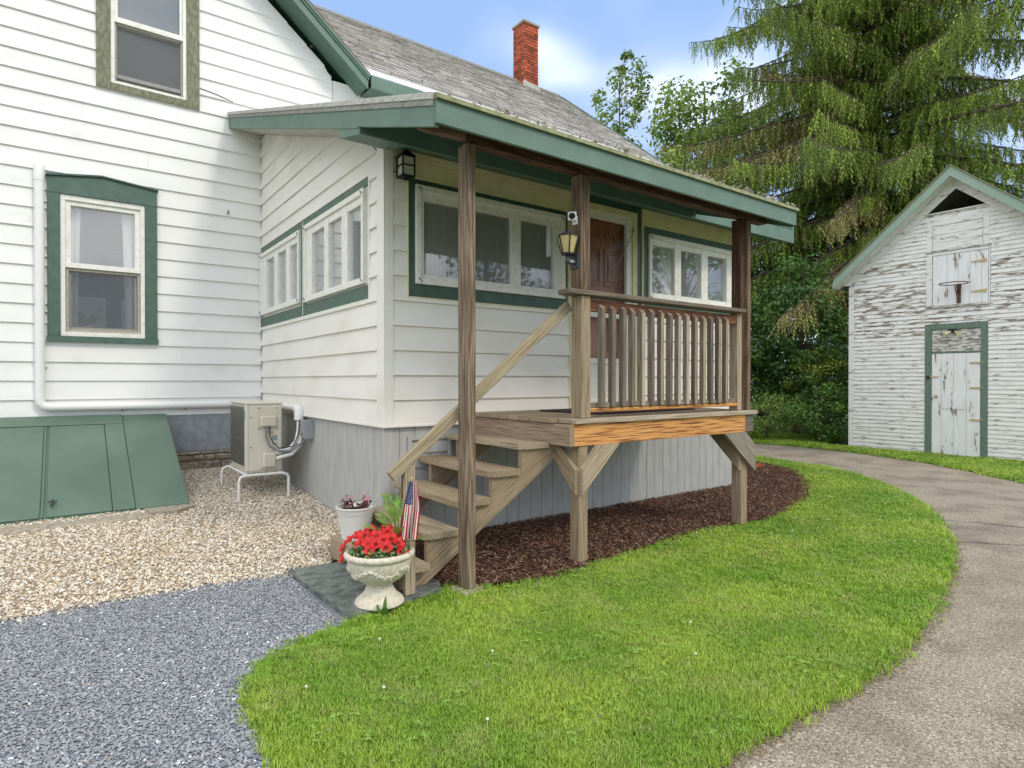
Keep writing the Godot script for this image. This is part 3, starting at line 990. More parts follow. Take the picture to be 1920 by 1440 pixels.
# a casement strip: outer frame, mullions between the panes
func strip_window(house: Node, t: Transform3D, r: Rect2, xs: Array, y0: float, y1: float, mt: Material) -> Node3D:
	var w := part(house, "window", t)
	ring(w, "frame", mt, r, 0.045, 0.045, 0.05, 0.05, 0.0, 0.04)
	var edges := [r.position.x + 0.045]
	for p in xs:
		edges.append(p[0]); edges.append(p[1])
	edges.append(r.end.x - 0.045)
	for k in range(0, edges.size(), 2):
		lbox(w, "mullion", mt, edges[k], edges[k + 1], r.position.y + 0.05, r.end.y - 0.05, -0.03, 0.022)
	for p in xs:
		if y0 - r.position.y - 0.05 > 0.004:
			lbox(w, "rail", mt, p[0], p[1], r.position.y + 0.05, y0, -0.03, 0.018)
		if r.end.y - 0.05 - y1 > 0.004:
			lbox(w, "rail", mt, p[0], p[1], y1, r.end.y - 0.05, -0.03, 0.018)
	panes(w, xs, y0, y1, -0.006)
	# turn buttons at the corners
	for x in [r.position.x + 0.035, r.end.x - 0.035]:
		for y in [r.position.y + 0.035, r.end.y - 0.035]:
			put(w, "clip", block_mesh(Vector3(0.045, 0.009, 0.012), 0.002), M["zinc"], Transform3D(Basis(Vector3.FORWARD, 0.7), Vector3(x, y, 0.046)))
	return w


func curtain_mesh(x0: float, x1: float, xb0: float, xb1: float, y0: float, y1: float, folds: float, depth: float) -> Mesh:
	var mb := MB.new()
	var n := 36
	var at := func(i: int, y: float) -> Vector3:
		var u := float(i) / n
		var k := (y - y0) / (y1 - y0)
		return Vector3(lerpf(lerpf(xb0, xb1, u), lerpf(x0, x1, u), k), y, sin(u * folds * TAU + sin(u * 9.0)) * depth * (1.2 - 0.4 * k))
	for i in n:
		for j in 4:
			var ya := lerpf(y0, y1, j / 4.0)
			var yb := lerpf(y0, y1, (j + 1) / 4.0)
			mb.quad(at.call(i, ya), at.call(i + 1, ya), at.call(i + 1, yb), at.call(i, yb))
	return mb.mesh()


func roof_y(z: float) -> float:
	return 2.965 + 0.335 * (1.55 - z)


# cross-section given in (z, y), run along x from x0 to x1
func along_x(poly: Array, x0: float, x1: float) -> Mesh:
	var mb := MB.new()
	mb.extrude(PackedVector2Array(poly), Transform3D(Vector3(0, 0, 1), Vector3(0, 1, 0), Vector3(-1, 0, 0), Vector3(x1, 0, 0)), x1 - x0)
	return mb.mesh()


func along_z(poly: Array, z0: float, z1: float) -> Mesh:
	var mb := MB.new()
	mb.extrude(PackedVector2Array(poly), Transform3D(Basis(), Vector3(0, 0, z0)), z1 - z0)
	return mb.mesh()


func rake_strip(z0: float, z1: float, d0: float, d1: float) -> Array:
	return [Vector2(z0, roof_y(z0) - d0), Vector2(z1, roof_y(z1) - d0), Vector2(z1, roof_y(z1) - d1), Vector2(z0, roof_y(z0) - d1)]


func make_house() -> void:
	var house := thing("house", "white clapboard farmhouse with green trim, enclosed porch and brick chimney", "house")
	var white := [M["siding white"]]
	var warm := [M["siding warm"]]

	# --- gable wall that faces the gravel (plane A)
	var lower_hole := rect(-2.10, -1.34, 1.86, 3.38)
	var upper_hole := rect(-1.63, -0.895, 4.75, 6.42)
	var rake := func(y: float) -> Vector2: return Vector2(-5.6, 0.94 if y < 5.62 else 0.94 - (y - 5.62) / 0.83)
	var mb := MB.new()
	cells(mb, rect(-7.35, 0.93, 0.0, 5.6), [lower_hole, upper_hole], -0.15, 0.0)
	cells(mb, rect(-6.4, 0.1, 5.6, 6.3), [upper_hole], -0.15, 0.0)
	cells(mb, rect(-5.8, -0.5, 6.3, 7.0), [upper_hole], -0.15, 0.0)
	mb.extrude(PackedVector2Array([Vector2(-5.8, 7.0), Vector2(-0.75, 7.0), Vector2(-3.2, 9.2)]), Transform3D(Basis(), Vector3(0, 0, -0.15)), 0.15)
	mb.extrude(PackedVector2Array([Vector2(0.1, 5.6), Vector2(0.93, 5.6), Vector2(0.1, 6.28)]), Transform3D(Basis(), Vector3(0, 0, -0.15)), 0.15)
	mb.extrude(PackedVector2Array([Vector2(-0.5, 6.3), Vector2(0.08, 6.3), Vector2(-0.5, 6.76)]), Transform3D(Basis(), Vector3(0, 0, -0.15)), 0.15)
	var wall := put(house, "gable_wall", mb.mesh(), M["siding white"], OUT_A)
	siding(wall, 0.93, 8.0, 0.208, rake, [rect(-2.23, -1.2, 1.78, 3.60), rect(-1.78, -0.74, 4.68, 6.62)], white)
	lbox(house, "corner_strip", M["screen frame"], -0.016, -0.004, 0.95, 4.5, -3.782, -3.765)
	# --- side of the enclosed porch (plane B); its own x is the world's z
	var wb := part(house, "porch_side_wall", OUT_B)
	mb = MB.new()
	var b_holes := [rect(-1.93, -0.40, 2.22, 2.94), rect(-3.72, -2.17, 2.25, 2.94)]
	cells(mb, rect(-3.8, 0.0, 0.98, 3.15), b_holes, -0.12, 0.0)
	mb.extrude(PackedVector2Array([Vector2(-3.8, 3.15), Vector2(0.0, 3.15), Vector2(0.0, 3.28), Vector2(-3.8, 4.55)]), Transform3D(Basis(), Vector3(0, 0, -0.12)), 0.12)
	put(wb, "sheathing", mb.mesh(), M["siding warm"])
	var lim_b := func(y: float) -> Vector2: return Vector2(-3.78, -0.115 if y < 3.26 else minf(-0.115, 1.55 - (y - 2.775) / 0.335))
	siding(wb, 0.985, 4.52, 0.2035, lim_b, [rect(-3.80, -0.27, 2.02, 3.085)], warm)
	lbox(wb, "corner_board", M["siding warm"], -0.115, 0.022, 0.985, 3.24, 0.0, 0.022)
	ring(wb, "casing", M["trim green"], rect(-3.79, -0.29, 2.04, 3.065), 0.02, 0.02, 0.12, 0.06, 0.0, 0.014)
	lbox(wb, "casing", M["trim green"], -2.13, -1.97, 2.16, 3.005, 0.0, 0.013)
	lbox(wb, "drip_strip", M["window white"], -2.058, -2.046, 2.05, 3.06, 0.014, 0.02)
	ring(wb, "trim", M["window white"], rect(-3.80, -0.27, 2.02, 3.085), 0.012, 0.02, 0.02, 0.015, 0.0, 0.022)
	lbox(wb, "base_strip", M["siding warm"], -3.78, 0.03, 0.965, 0.985, 0.0, 0.03)
	strip_window(house, OUT_B, rect(-1.965, -0.36, 2.175, 2.99), [[-1.74, -1.37], [-1.25, -0.90], [-0.755, -0.405]], 2.24, 2.87, M["window white"])
	strip_window(house, OUT_B, rect(-3.77, -2.13, 2.19, 2.985), [[-3.50, -3.14], [-3.0, -2.655], [-2.51, -2.2]], 2.26, 2.87, M["window white"])
	# --- front of the enclosed porch (plane C)
	var wc := part(house, "porch_front_wall", OUT_C)
	mb = MB.new()
	var c_holes := [rect(0.32, 1.84, 2.20, 2.92), rect(2.2, 2.86, 1.05, 3.12), rect(3.17, 4.72, 2.30, 2.92)]
	cells(mb, rect(0.0, 4.8, 0.98, 3.26), c_holes, -0.12, 0.0)
	put(wc, "sheathing", mb.mesh(), M["siding warm"])
	var lim_c := func(_y: float) -> Vector2: return Vector2(0.062, 4.8)
	siding(wc, 0.985, 3.2, 0.2035, lim_c, [rect(0.19, 1.985, 2.03, 3.3), rect(1.985, 3.035, 0.9, 3.4), rect(3.035, 4.81, 2.08, 3.4), rect(0.06, 0.2, 3.03, 3.4)], warm)
	lbox(wc, "corner_board", M["siding warm"], 0.0, 0.062, 0.985, 3.24, 0.0, 0.024)
	lbox(wc, "base_strip", M["siding warm"], -0.01, 4.82, 0.965, 0.985, 0.0, 0.03)
	ring(wc, "casing", M["deep green"], rect(0.203, 1.945, 2.045, 3.02), 0.058, 0.045, 0.105, 0.045, 0.0, 0.014)
	ring(wc, "trim", M["cream bounce tint"], rect(0.185, 1.965, 2.028, 3.045), 0.016, 0.016, 0.016, 0.022, 0.0, 0.024)
	lbox(wc, "header_panel", M["cream bounce tint"], 0.062, 1.965, 3.047, 3.165, 0.0, 0.018)
	lbox(wc, "header_panel", M["cream bounce tint"], 0.062, 1.965, 3.168, 3.25, 0.0, 0.03)
	lbox(wc, "trim", M["cream bounce tint"], 1.967, 1.99, 1.0, 3.25, 0.0, 0.026)
	ring(wc, "door_surround", M["deep green"], rect(1.992, 3.03, 1.05, 3.25), 0.1, 0.08, 0.0, 0.08, 0.0, 0.012)
	lbox(wc, "trim", M["cream bounce tint"], 3.032, 3.055, 1.0, 3.25, 0.0, 0.026)
	lbox(wc, "header_panel", M["cream bounce tint"], 3.057, 4.8, 3.06, 3.165, 0.0, 0.018)
	lbox(wc, "header_panel", M["cream bounce tint"], 3.057, 4.8, 3.168, 3.25, 0.0, 0.03)
	ring(wc, "casing", M["trim green"], rect(3.057, 4.8, 2.10, 3.055), 0.08, 0.035, 0.13, 0.075, 0.0, 0.014)
	strip_window(house, OUT_C, rect(0.262, 1.90, 2.152, 2.975), [[0.341, 0.755], [0.84, 1.253], [1.358, 1.764]], 2.238, 2.857, M["window white"])
	strip_window(house, OUT_C, rect(3.138, 4.765, 2.232, 2.978), [[3.202, 3.59], [3.706, 4.088], [4.213, 4.60]], 2.33, 2.866, M["window white"])

	# --- entrance: storm door in front of a wooden door
	var sd := part(house, "storm_door", OUT_C)
	ring(sd, "jamb", M["cream bounce tint"], rect(2.092, 2.95, 1.06, 3.17), 0.07, 0.075, 0.0, 0.07, -0.01, 0.03)
	ring(sd, "frame", M["window white"], rect(2.162, 2.875, 1.09, 3.10), 0.09, 0.085, 0.06, 0.075, -0.02, 0.018)
	lbox(sd, "rail", M["window white"], 2.252, 2.79, 2.004, 2.07, -0.018, 0.016)
	lbox(sd, "rail", M["window white"], 2.252, 2.79, 1.52, 1.578, -0.018, 0.018)
	lbox(sd, "kick_panel", M["siding warm"], 2.252, 2.79, 1.15, 1.52, -0.016, 0.006)
	storm_pane(sd, 2.248, 2.794, 2.068, 3.03, -0.004)
	storm_pane(sd, 2.248, 2.794, 1.576, 2.006, -0.004)
	mb = MB.new()
	mb.tube([Vector3(2.875, 2.985, 0.04), Vector3(2.86, 2.95, 0.05)], [0.012, 0.010], 8)
	mb.tube([Vector3(2.86, 2.95, 0.05), Vector3(2.55, 2.45, 0.05)], [0.005, 0.005], 6)
	mb.tube([Vector3(2.58, 2.50, 0.05), Vector3(2.545, 2.438, 0.05)], [0.010, 0.009], 8)
	put(sd, "closer_rod", mb.mesh(), M["pale wood"])
	lbox(sd, "handle", M["zinc"], 2.20, 2.225, 1.98, 2.12, 0.018, 0.05)
	var wd := part(house, "wooden_door", OUT_C)
	lbox(wd, "door_slab", M["door wood"], 2.17, 2.87, 1.09, 3.10, -0.115, -0.08)
	for q in [[2.24, 2.49, 2.35, 2.75], [2.55, 2.80, 2.35, 2.75], [2.24, 2.49, 1.6, 2.2], [2.55, 2.80, 1.6, 2.2], [2.24, 2.49, 2.85, 3.02], [2.55, 2.80, 2.85, 3.02]]:
		ring(wd, "moulding", M["door wood"], rect(q[0], q[1], q[2], q[3]), 0.022, 0.022, 0.022, 0.022, -0.08, -0.066)
		lbox(wd, "door_panel", M["door wood"], q[0] + 0.05, q[1] - 0.05, q[2] + 0.05, q[3] - 0.05, -0.08, -0.07, 0.008)
	lbox(wd, "sill", M["concrete"], 2.1, 2.94, 1.052, 1.088, -0.12, 0.03)

	# --- windows of the gable wall
	var w := part(house, "window", OUT_A)
	ring(w, "casing", M["trim green"], rect(-2.232, -1.195, 1.84, 3.405), 0.111, 0.123, 0.0, 0.0, 0.0, 0.045)
	mb = MB.new()
	mb.extrude(PackedVector2Array([Vector2(-2.232, 3.407), Vector2(-1.195, 3.407), Vector2(-1.195, 3.585), Vector2(-1.74, 3.645), Vector2(-2.232, 3.575)]), Transform3D(), 0.047)
	put(w, "head_casing", mb.mesh(), M["trim green"])
	mb = MB.new()
	mb.extrude(PackedVector2Array([Vector2(-2.245, 3.577), Vector2(-1.74, 3.647), Vector2(-1.182, 3.587), Vector2(-1.182, 3.605), Vector2(-1.74, 3.665), Vector2(-2.245, 3.597)]), Transform3D(), 0.07)
	put(w, "drip_cap", mb.mesh(), M["deep green"])
	lbox(w, "sill", M["trim green"], -2.24, -1.187, 1.775, 1.838, 0.0, 0.065)
	ring(w, "frame", M["window white"], rect(-2.120, -1.319, 1.84, 3.405), 0.045, 0.045, 0.05, 0.06, -0.07, 0.026)
	ring(w, "upper_sash", M["window white"], rect(-2.075, -1.364, 2.60, 3.345), 0.05, 0.055, 0.06, 0.05, -0.05, 0.004)
	lbox(w, "meeting_rail", M["window white"], -2.078, -1.361, 2.60, 2.655, 0.004, 0.032)
	ring(w, "screen_frame", M["screen frame"], rect(-2.073, -1.366, 1.89, 2.598), 0.028, 0.028, 0.03, 0.03, -0.02, 0.006)
	ring(w, "lower_sash", M["window white"], rect(-2.075, -1.364, 1.89, 2.60), 0.05, 0.055, 0.055, 0.04, -0.07, -0.03)
	panes(w, [[-2.025, -1.419]], 2.66, 3.295, -0.022)
	panes(w, [[-2.025, -1.419]], 1.945, 2.56, -0.042)
	lbox(w, "insect_screen", M["insect screen"], -2.045, -1.394, 1.92, 2.568, -0.008, -0.007, 0.0)
	w = part(house, "window", OUT_A)
	ring(w, "casing", M["old green"], rect(-1.786, -0.736, 4.675, 6.62), 0.136, 0.139, 0.085, 0.13, 0.0, 0.04)
	ring(w, "frame", M["window white"], rect(-1.650, -0.875, 4.76, 6.49), 0.04, 0.04, 0.03, 0.05, -0.07, 0.024)
	ring(w, "upper_sash", M["window white"], rect(-1.61, -0.915, 5.47, 6.44), 0.032, 0.032, 0.06, 0.05, -0.04, 0.004)
	lbox(w, "meeting_rail", M["window white"], -1.612, -0.913, 5.47, 5.53, 0.004, 0.026)
	ring(w, "lower_sash", M["window white"], rect(-1.61, -0.915, 4.845, 5.47), 0.026, 0.026, 0.045, 0.03, -0.065, -0.02)
	ring(w, "screen_frame", M["screen frame"], rect(-1.608, -0.917, 4.792, 5.466), 0.016, 0.016, 0.018, 0.02, -0.018, 0.0)
	panes(w, [[-1.578, -0.947]], 5.53, 6.39, -0.018)
	panes(w, [[-1.584, -0.941]], 4.89, 5.44, -0.045)
	lbox(w, "insect_screen", M["insect screen"], -1.592, -0.933, 4.81, 5.446, -0.008, -0.007, 0.0)

	# --- below the siding: skirting boards, foundation
	var sk := part(house, "porch_skirt", OUT_C)
	lbox(sk, "backing", M["interior dark"], 0.0, 4.8, -0.05, 0.965, -0.07, -0.032, 0.0)
	var x := 0.004
	while x < 4.79:
		var bw := minf(rng.randf_range(0.125, 0.15), 4.80 - x)
		lbox(sk, "board", M["skirt grey"], x, x + bw - 0.004, -0.05 + rng.randf_range(0.0, 0.01), 0.964, -0.032, -0.012 + rng.randf_range(-0.0015, 0.0015), 0.002)
		x += bw
	lbox(sk, "corner_board", M["skirt grey"], -0.016, 0.06, -0.05, 0.964, -0.034, -0.006)
	ring(sk, "hatch", M["skirt grey"], rect(0.20, 0.62, 0.45, 0.885), 0.035, 0.035, 0.035, 0.035, -0.010, 0.012)
	for k in 3:
		lbox(sk, "louver", M["skirt grey"], 0.235, 0.585, 0.50 + k * 0.12, 0.59 + k * 0.12, -0.009, 0.003 + 0.002 * k)
	sk = part(house, "porch_skirt", OUT_B)
	lbox(sk, "backing", M["interior dark"], -3.8, -0.08, -0.05, 0.965, -0.07, -0.032, 0.0)
	x = -3.8
	while x < -0.045:
		var bw := minf(rng.randf_range(0.22, 0.32), -0.036 - x)
		lbox(sk, "board", M["skirt grey"], x, x + bw - 0.0025, -0.05, 0.964, -0.032, -0.014 + rng.randf_range(-0.001, 0.001), 0.001)
		x += bw
	var fo := part(house, "foundation", OUT_A)
	lbox(fo, "grey_board", M["foundation grey"], -1.2, -0.01, 0.475, 0.928, 0.0, 0.012)
	lbox(fo, "mortar_bed", M["mortar"], -1.3, 0.0, 0.1, 0.475, -0.02, 0.004)
	var yy := 0.17
	while yy < 0.46:
		var hh := rng.randf_range(0.06, 0.12)
		if yy + hh > 0.44: hh = 0.473 - yy
		var xx := -1.2
		while xx < -0.02:
			var ww := minf(rng.randf_range(0.09, 0.26), -0.01 - xx)
			var sm := MB.new()
			sm.cbox(Transform3D(), Vector3(ww - 0.008, hh - 0.008, 0.07), minf(0.02, hh * 0.3))
			put(fo, "stone", sm.mesh(), M["stone %d" % (rng.randi() % 3)], Transform3D(Basis(Vector3.FORWARD, rng.randf_range(-0.04, 0.04)), Vector3(xx + ww * 0.5, yy + hh * 0.5, rng.randf_range(-0.012, 0.006))))
			xx += ww
		yy += hh

	# --- roof over the enclosed porch and the steps
	var pr := part(house, "porch_roof")
	put(pr, "deck", along_x(rake_strip(-3.79, 0.44, 0.012, 0.07), -0.37, 5.40), M["deep green"])
	put(pr, "deck", along_x(rake_strip(0.441, 1.53, 0.012, 0.07), -0.37, 3.40), M["deep green"])
	put(pr, "shingle_sheet", along_x(rake_strip(-3.79, 0.445, 0.0, 0.011), -0.40, 5.42), M["belt metal"])
	put(pr, "shingle_sheet", along_x(rake_strip(0.446, 1.56, 0.0, 0.011), -0.40, 3.42), M["belt metal"])
	for q in [[-0.372, -0.416, 0.004, 0.040, "metal edge"], [-0.372, -0.408, 0.041, 0.076, "metal edge dark"], [-0.372, -0.400, 0.077, 0.205, "fascia green"]]:
		put(pr, "rake_board", along_x(rake_strip(-3.78, 0.418 if q[4] == "fascia green" else 0.41, q[2], q[3]), q[1], q[0]), M[q[4]])
		put(pr, "rake_board", along_x(rake_strip(0.42 if q[4] == "fascia green" else 0.4115, 1.532, q[2] - 0.002, q[3] - (0.012 if q[4] == "fascia green" else 0.0)), q[1] - 0.001, q[0]), M[q[4]])
	put(pr, "rake_soffit", along_x(rake_strip(-3.78, 0.055, 0.186, 0.198), -0.370, -0.026), M["metal edge"])
	put(pr, "fascia", along_x([Vector2(1.533, 2.925), Vector2(1.558, 2.925), Vector2(1.558, 2.795), Vector2(1.533, 2.795)], -0.40, 3.42), M["fascia green"])
	put(pr, "drip_edge", along_x([Vector2(1.534, 2.968), Vector2(1.574, 2.955), Vector2(1.578, 2.926), Vector2(1.534, 2.926)], -0.405, 3.44), M["olive edge"])
	put(pr, "rake_board", along_x(rake_strip(0.45, 1.532, 0.02, 0.19), 3.40, 3.425), M["fascia green"])
	put(pr, "rake_board", along_x(rake_strip(-3.78, 0.44, 0.02, 0.2), 5.40, 5.425), M["fascia green"])
	put(pr, "eave_fascia", along_x([Vector2(0.42, 3.268), Vector2(0.442, 3.262), Vector2(0.442, 3.10), Vector2(0.42, 3.10)], -0.395, 5.42), M["fascia green"])
	put(pr, "soffit", along_x([Vector2(0.419, 3.104), Vector2(0.419, 3.116), Vector2(0.0, 3.252), Vector2(0.0, 3.24)], -0.36, 5.40), M["deep green"])
	put(pr, "eave_return", along_x([Vector2(0.419, 3.10), Vector2(0.419, 3.20), Vector2(0.06, 3.30), Vector2(0.06, 3.185)], -0.394, -0.362), M["fascia green"])
	put(pr, "eave_return", along_x([Vector2(0.419, 3.12), Vector2(0.419, 3.20), Vector2(0.0, 3.33), Vector2(0.0, 3.26)], 5.36, 5.39), M["fascia green"])
	put(pr, "return_soffit", along_x([Vector2(0.06, 3.185), Vector2(0.06, 3.197), Vector2(0.419, 3.112), Vector2(0.419, 3.10)], -0.361, -0.002), M["fascia green"])

	# --- roof of the gable
	var k := 0.83
	var gr := part(house, "gable_roof")
	var slope := func(x0: float, x1: float, d0: float, d1: float) -> Array:
		return [Vector2(x0, 5.60 + (1.32 - x0) * k - d0), Vector2(x1, 5.60 + (1.32 - x1) * k - d0), Vector2(x1, 5.60 + (1.32 - x1) * k - d1), Vector2(x0, 5.60 + (1.32 - x0) * k - d1)]
	put(gr, "roof_slope", along_z(slope.call(1.30, -3.2, 0.0, 0.09), -12.2, -3.46), M["deep green"])
	put(gr, "shingle_sheet", along_z(slope.call(1.35, -3.2, -0.035, -0.002), -12.2, -3.42), M["red wood"])
	put(gr, "roof_slope", along_z([Vector2(-3.2, 9.35), Vector2(-7.7, 5.60), Vector2(-7.7, 5.51), Vector2(-3.2, 9.26)], -12.2, -3.46), M["deep green"])
	put(gr, "rake_board", along_z(slope.call(1.32, -3.2, 0.0, 0.20), -3.459, -3.43), M["fascia green"])
	put(gr, "crown", along_z(slope.call(1.335, -3.2, -0.001, 0.045), -3.429, -3.40), M["fascia green"])
	put(gr, "crown", along_z(slope.call(1.328, -3.2, 0.046, 0.085), -3.429, -3.412), M["trim green"])
	put(gr, "soffit", along_z(slope.call(1.31, -3.2, 0.172, 0.19), -3.779, -3.46), M["trim green"])
	# --- roof of the wing behind, with its courses of shingles
	var wr := part(house, "wing_roof")
	var ws := 0.803
	put(wr, "roof_slope", along_x([Vector2(-3.45, 5.60), Vector2(-7.0, 8.45), Vector2(-7.0, 8.33), Vector2(-3.45, 5.48)], 1.36, 7.88), M["bare timber"])
	put(wr, "roof_slope", along_x([Vector2(-7.0, 8.45), Vector2(-10.55, 5.60), Vector2(-10.55, 5.48), Vector2(-7.0, 8.33)], -2.0, 7.88), M["bare timber"])
	put(wr, "eave_fascia", along_x([Vector2(-3.449, 5.60), Vector2(-3.42, 5.60), Vector2(-3.42, 5.42), Vector2(-3.449, 5.42)], 1.362, 7.9), M["fascia green"])
	put(wr, "soffit", along_x([Vector2(-3.45, 5.43), Vector2(-3.45, 5.445), Vector2(-3.8, 5.445), Vector2(-3.8, 5.43)], 1.362, 7.88), M["trim green"])
	put(wr, "rake_board", along_x([Vector2(-3.42, 5.63), Vector2(-7.0, 8.50), Vector2(-7.0, 8.30), Vector2(-3.42, 5.43)], 7.885, 7.91), M["fascia green"])
	var up := Vector3(0, ws, -1).normalized()
	var nrm := Vector3(0, 1, ws).normalized()
	var eave := Vector3(0, 5.60, -3.45)
	mb = MB.new()
	mb.oquad(eave + Vector3(1.362, 0, 0) + nrm * 0.012 - up * 0.03, eave + Vector3(7.9, 0, 0) + nrm * 0.012 - up * 0.03, eave + Vector3(7.9, 0, 0) + nrm * 0.012 + up * 0.42, eave + Vector3(1.0, 0, 0) + nrm * 0.012 + up * 0.42, nrm)
	mb.oquad(eave + Vector3(1.362, 0, 0) + nrm * 0.012 - up * 0.03, eave + Vector3(7.9, 0, 0) + nrm * 0.012 - up * 0.03, eave + Vector3(7.9, 0, 0) - nrm * 0.01 - up * 0.03, eave + Vector3(1.362, 0, 0) - nrm * 0.01 - up * 0.03, -up)
	put(wr, "snow_belt", mb.mesh(), M["belt metal"])
	var s := 0.38
	while s < 4.5:
		mb = MB.new()
		mb.use_c = true
		var y_row := 5.60 + up.y * s
		var xs := maxf(1.32 - (y_row - 5.60) / k - 0.05, -2.4)
		xs += rng.randf_range(-0.15, 0.0)
		while xs < 7.9:
			var tw := minf(rng.randf_range(0.24, 0.36), 7.905 - xs)
			var lift := rng.randf_range(0.020, 0.030)
			var dip := rng.randf_range(0.0, 0.012)
			var t := rng.randf_range(0.84, 1.12)
			if rng.randf() < 0.08: t *= 0.75
			mb.col = Color(t, t * rng.randf_range(0.97, 1.0), t * rng.randf_range(0.93, 1.0))
			var a := eave + Vector3(xs, 0, 0) + up * (s - dip) + nrm * lift
			var b := eave + Vector3(xs + tw - 0.006, 0, 0) + up * (s - dip) + nrm * lift
			var c := eave + Vector3(xs + tw - 0.006, 0, 0) + up * (s + 0.155) + nrm * 0.004
			var d := eave + Vector3(xs, 0, 0) + up * (s + 0.155) + nrm * 0.004
			mb.oquad(a, b, c, d, nrm)
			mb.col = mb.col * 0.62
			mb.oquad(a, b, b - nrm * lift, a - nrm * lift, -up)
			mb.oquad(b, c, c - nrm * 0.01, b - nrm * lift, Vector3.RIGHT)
			xs += tw
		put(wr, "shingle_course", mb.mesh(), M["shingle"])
		s += 0.135
	put(wr, "ridge_cap", along_x([Vector2(-6.88, 8.40), Vector2(-7.0, 8.51), Vector2(-7.12, 8.40), Vector2(-7.12, 8.38), Vector2(-7.0, 8.48), Vector2(-6.88, 8.38)], -2.0, 7.9), M["metal edge dark"])

	# --- chimney, laid brick by brick
	var chm := part(house, "chimney", Transform3D(Basis(), Vector3(6.80, 0, -6.95)))
	lbox(chm, "core", M["mortar"], -0.205, 0.205, 7.7, 9.74, -0.20, 0.20, 0.0)
	var by := 8.05
	var row := 0
	while by < 9.72:
		for side in 4:
			var lng: float = 0.43 if side % 2 == 0 else 0.42
			var dep: float = 0.21 if side % 2 == 0 else 0.215
			var turn := Basis(Vector3.UP, side * PI / 2)
			var cuts: Array = [0.0, 0.205, 0.41] if row % 2 == 0 else [0.0, 0.1, 0.305, 0.41]
			for q in cuts.size() - 1:
				var bl: float = cuts[q + 1] - cuts[q] - 0.01
				put(chm, "brick", block_mesh(Vector3(bl, 0.058, 0.04), 0.003), M["brick %d" % (rng.randi() % 4)], Transform3D(turn, Vector3(0, by + 0.029, 0) + turn * Vector3(-0.21 + cuts[q] + bl * 0.5 + 0.01, 0, dep - 0.012 + rng.randf_range(-0.002, 0.003))))
		by += 0.069
		row += 1
	lbox(chm, "cap", M["concrete"], -0.245, 0.245, 9.74, 9.80, -0.24, 0.24, 0.01)
	mb = MB.new()
	mb.extrude(PackedVector2Array([Vector2(-0.27, 8.2), Vector2(0.27, 8.2), Vector2(0.24, 8.32), Vector2(-0.24, 8.38)]), Transform3D(Basis(), Vector3(0, 0, 0.232)), 0.012)
	put(chm, "flashing", mb.mesh(), M["metal edge"])

	# --- what closes the house behind the windows
	var inner := part(house, "rooms")
	mb = MB.new()
	mb.box2(Vector3(0.02, 1.0, -3.78), Vector3(4.78, 1.04, -0.13))          # porch floor
	mb.box2(Vector3(4.68, 1.0, -3.78), Vector3(4.8, 3.5, -0.13))
	put(inner, "porch_room", mb.mesh(), M["interior"])
	mb = MB.new()
	mb.box2(Vector3(0.95, 0.0, -3.95), Vector3(7.55, 5.55, -3.80))           # front of the wing
	mb.box2(Vector3(7.4, 0.0, -10.2), Vector3(7.55, 5.55, -3.95))
	mb.box2(Vector3(-7.35, 0.0, -10.2), Vector3(7.55, 1.0, -10.05))
	mb.box2(Vector3(-7.35, 3.3, -10.2), Vector3(7.55, 5.55, -10.05))
	mb.box2(Vector3(-7.35, 1.0, -10.2), Vector3(-2.0, 3.3, -10.05))
	mb.box2(Vector3(-1.42, 1.0, -10.2), Vector3(-1.16, 3.3, -10.05))
	mb.box2(Vector3(-0.7, 1.0, -10.2), Vector3(7.55, 3.3, -10.05))
	mb.box2(Vector3(-7.35, 0.0, -10.05), Vector3(-7.2, 5.55, -3.95))
	put(inner, "outer_walls", mb.mesh(), M["siding white"])
	var tri := MB.new()
	tri.extrude(PackedVector2Array([Vector2(-10.1, 5.55), Vector2(-3.85, 5.55), Vector2(-7.0, 8.1)]), Transform3D(Vector3(0, 0, 1), Vector3(0, 1, 0), Vector3(-1, 0, 0), Vector3(7.5, 0, 0)), 0.1)
	put(inner, "wing_gable", tri.mesh(), M["siding white"])
	tri = MB.new()
	tri.extrude(PackedVector2Array([Vector2(-7.3, 5.55), Vector2(0.9, 5.55), Vector2(-3.2, 9.1)]), Transform3D(Basis(), Vector3(0, 0, -12.1)), 0.1)
	tri.box2(Vector3(-7.3, 0, -12.1), Vector3(0.9, 5.55, -12.0))
	put(inner, "rear_wall", tri.mesh(), M["siding white"])
	mb = MB.new()
	mb.box2(Vector3(-7.2, 1.0, -10.0), Vector3(0.9, 1.05, -3.96))
	mb.box2(Vector3(-7.2, 3.9, -10.0), Vector3(7.3, 4.0, -3.96))
	mb.box2(Vector3(0.7, 1.05, -10.0), Vector3(0.8, 5.5, -3.96))
	mb.box2(Vector3(-4.2, 1.05, -10.0), Vector3(-4.1, 3.9, -3.96))
	mb.box2(Vector3(-7.2, 6.9, -10.0), Vector3(0.8, 7.0, -3.96))
	mb.box2(Vector3(-4.2, 4.0, -6.6), Vector3(0.7, 6.9, -6.5))
	put(inner, "partitions", mb.mesh(), M["interior dark"])
	# the far windows of the room, seen through the near one
	for q in [[-2.0, -1.42], [-1.16, -0.7]]:
		lbox(inner, "rear_blind", M["interior dark"], q[0], q[1], 3.0, 3.3, -10.12, -10.08)

	# --- curtains hang inside
	var c1 := put(self, "curtain", curtain_mesh(-2.04, -1.93, -2.04, -1.97, 1.9, 3.36, 2.0, 0.012), M["lace"], Transform3D(Basis(), Vector3(0, 0, -3.93)))
	tag(c1, "narrow white curtain behind the ground-floor gable window, on the duct's side", "curtain", "curtains of the gable window")
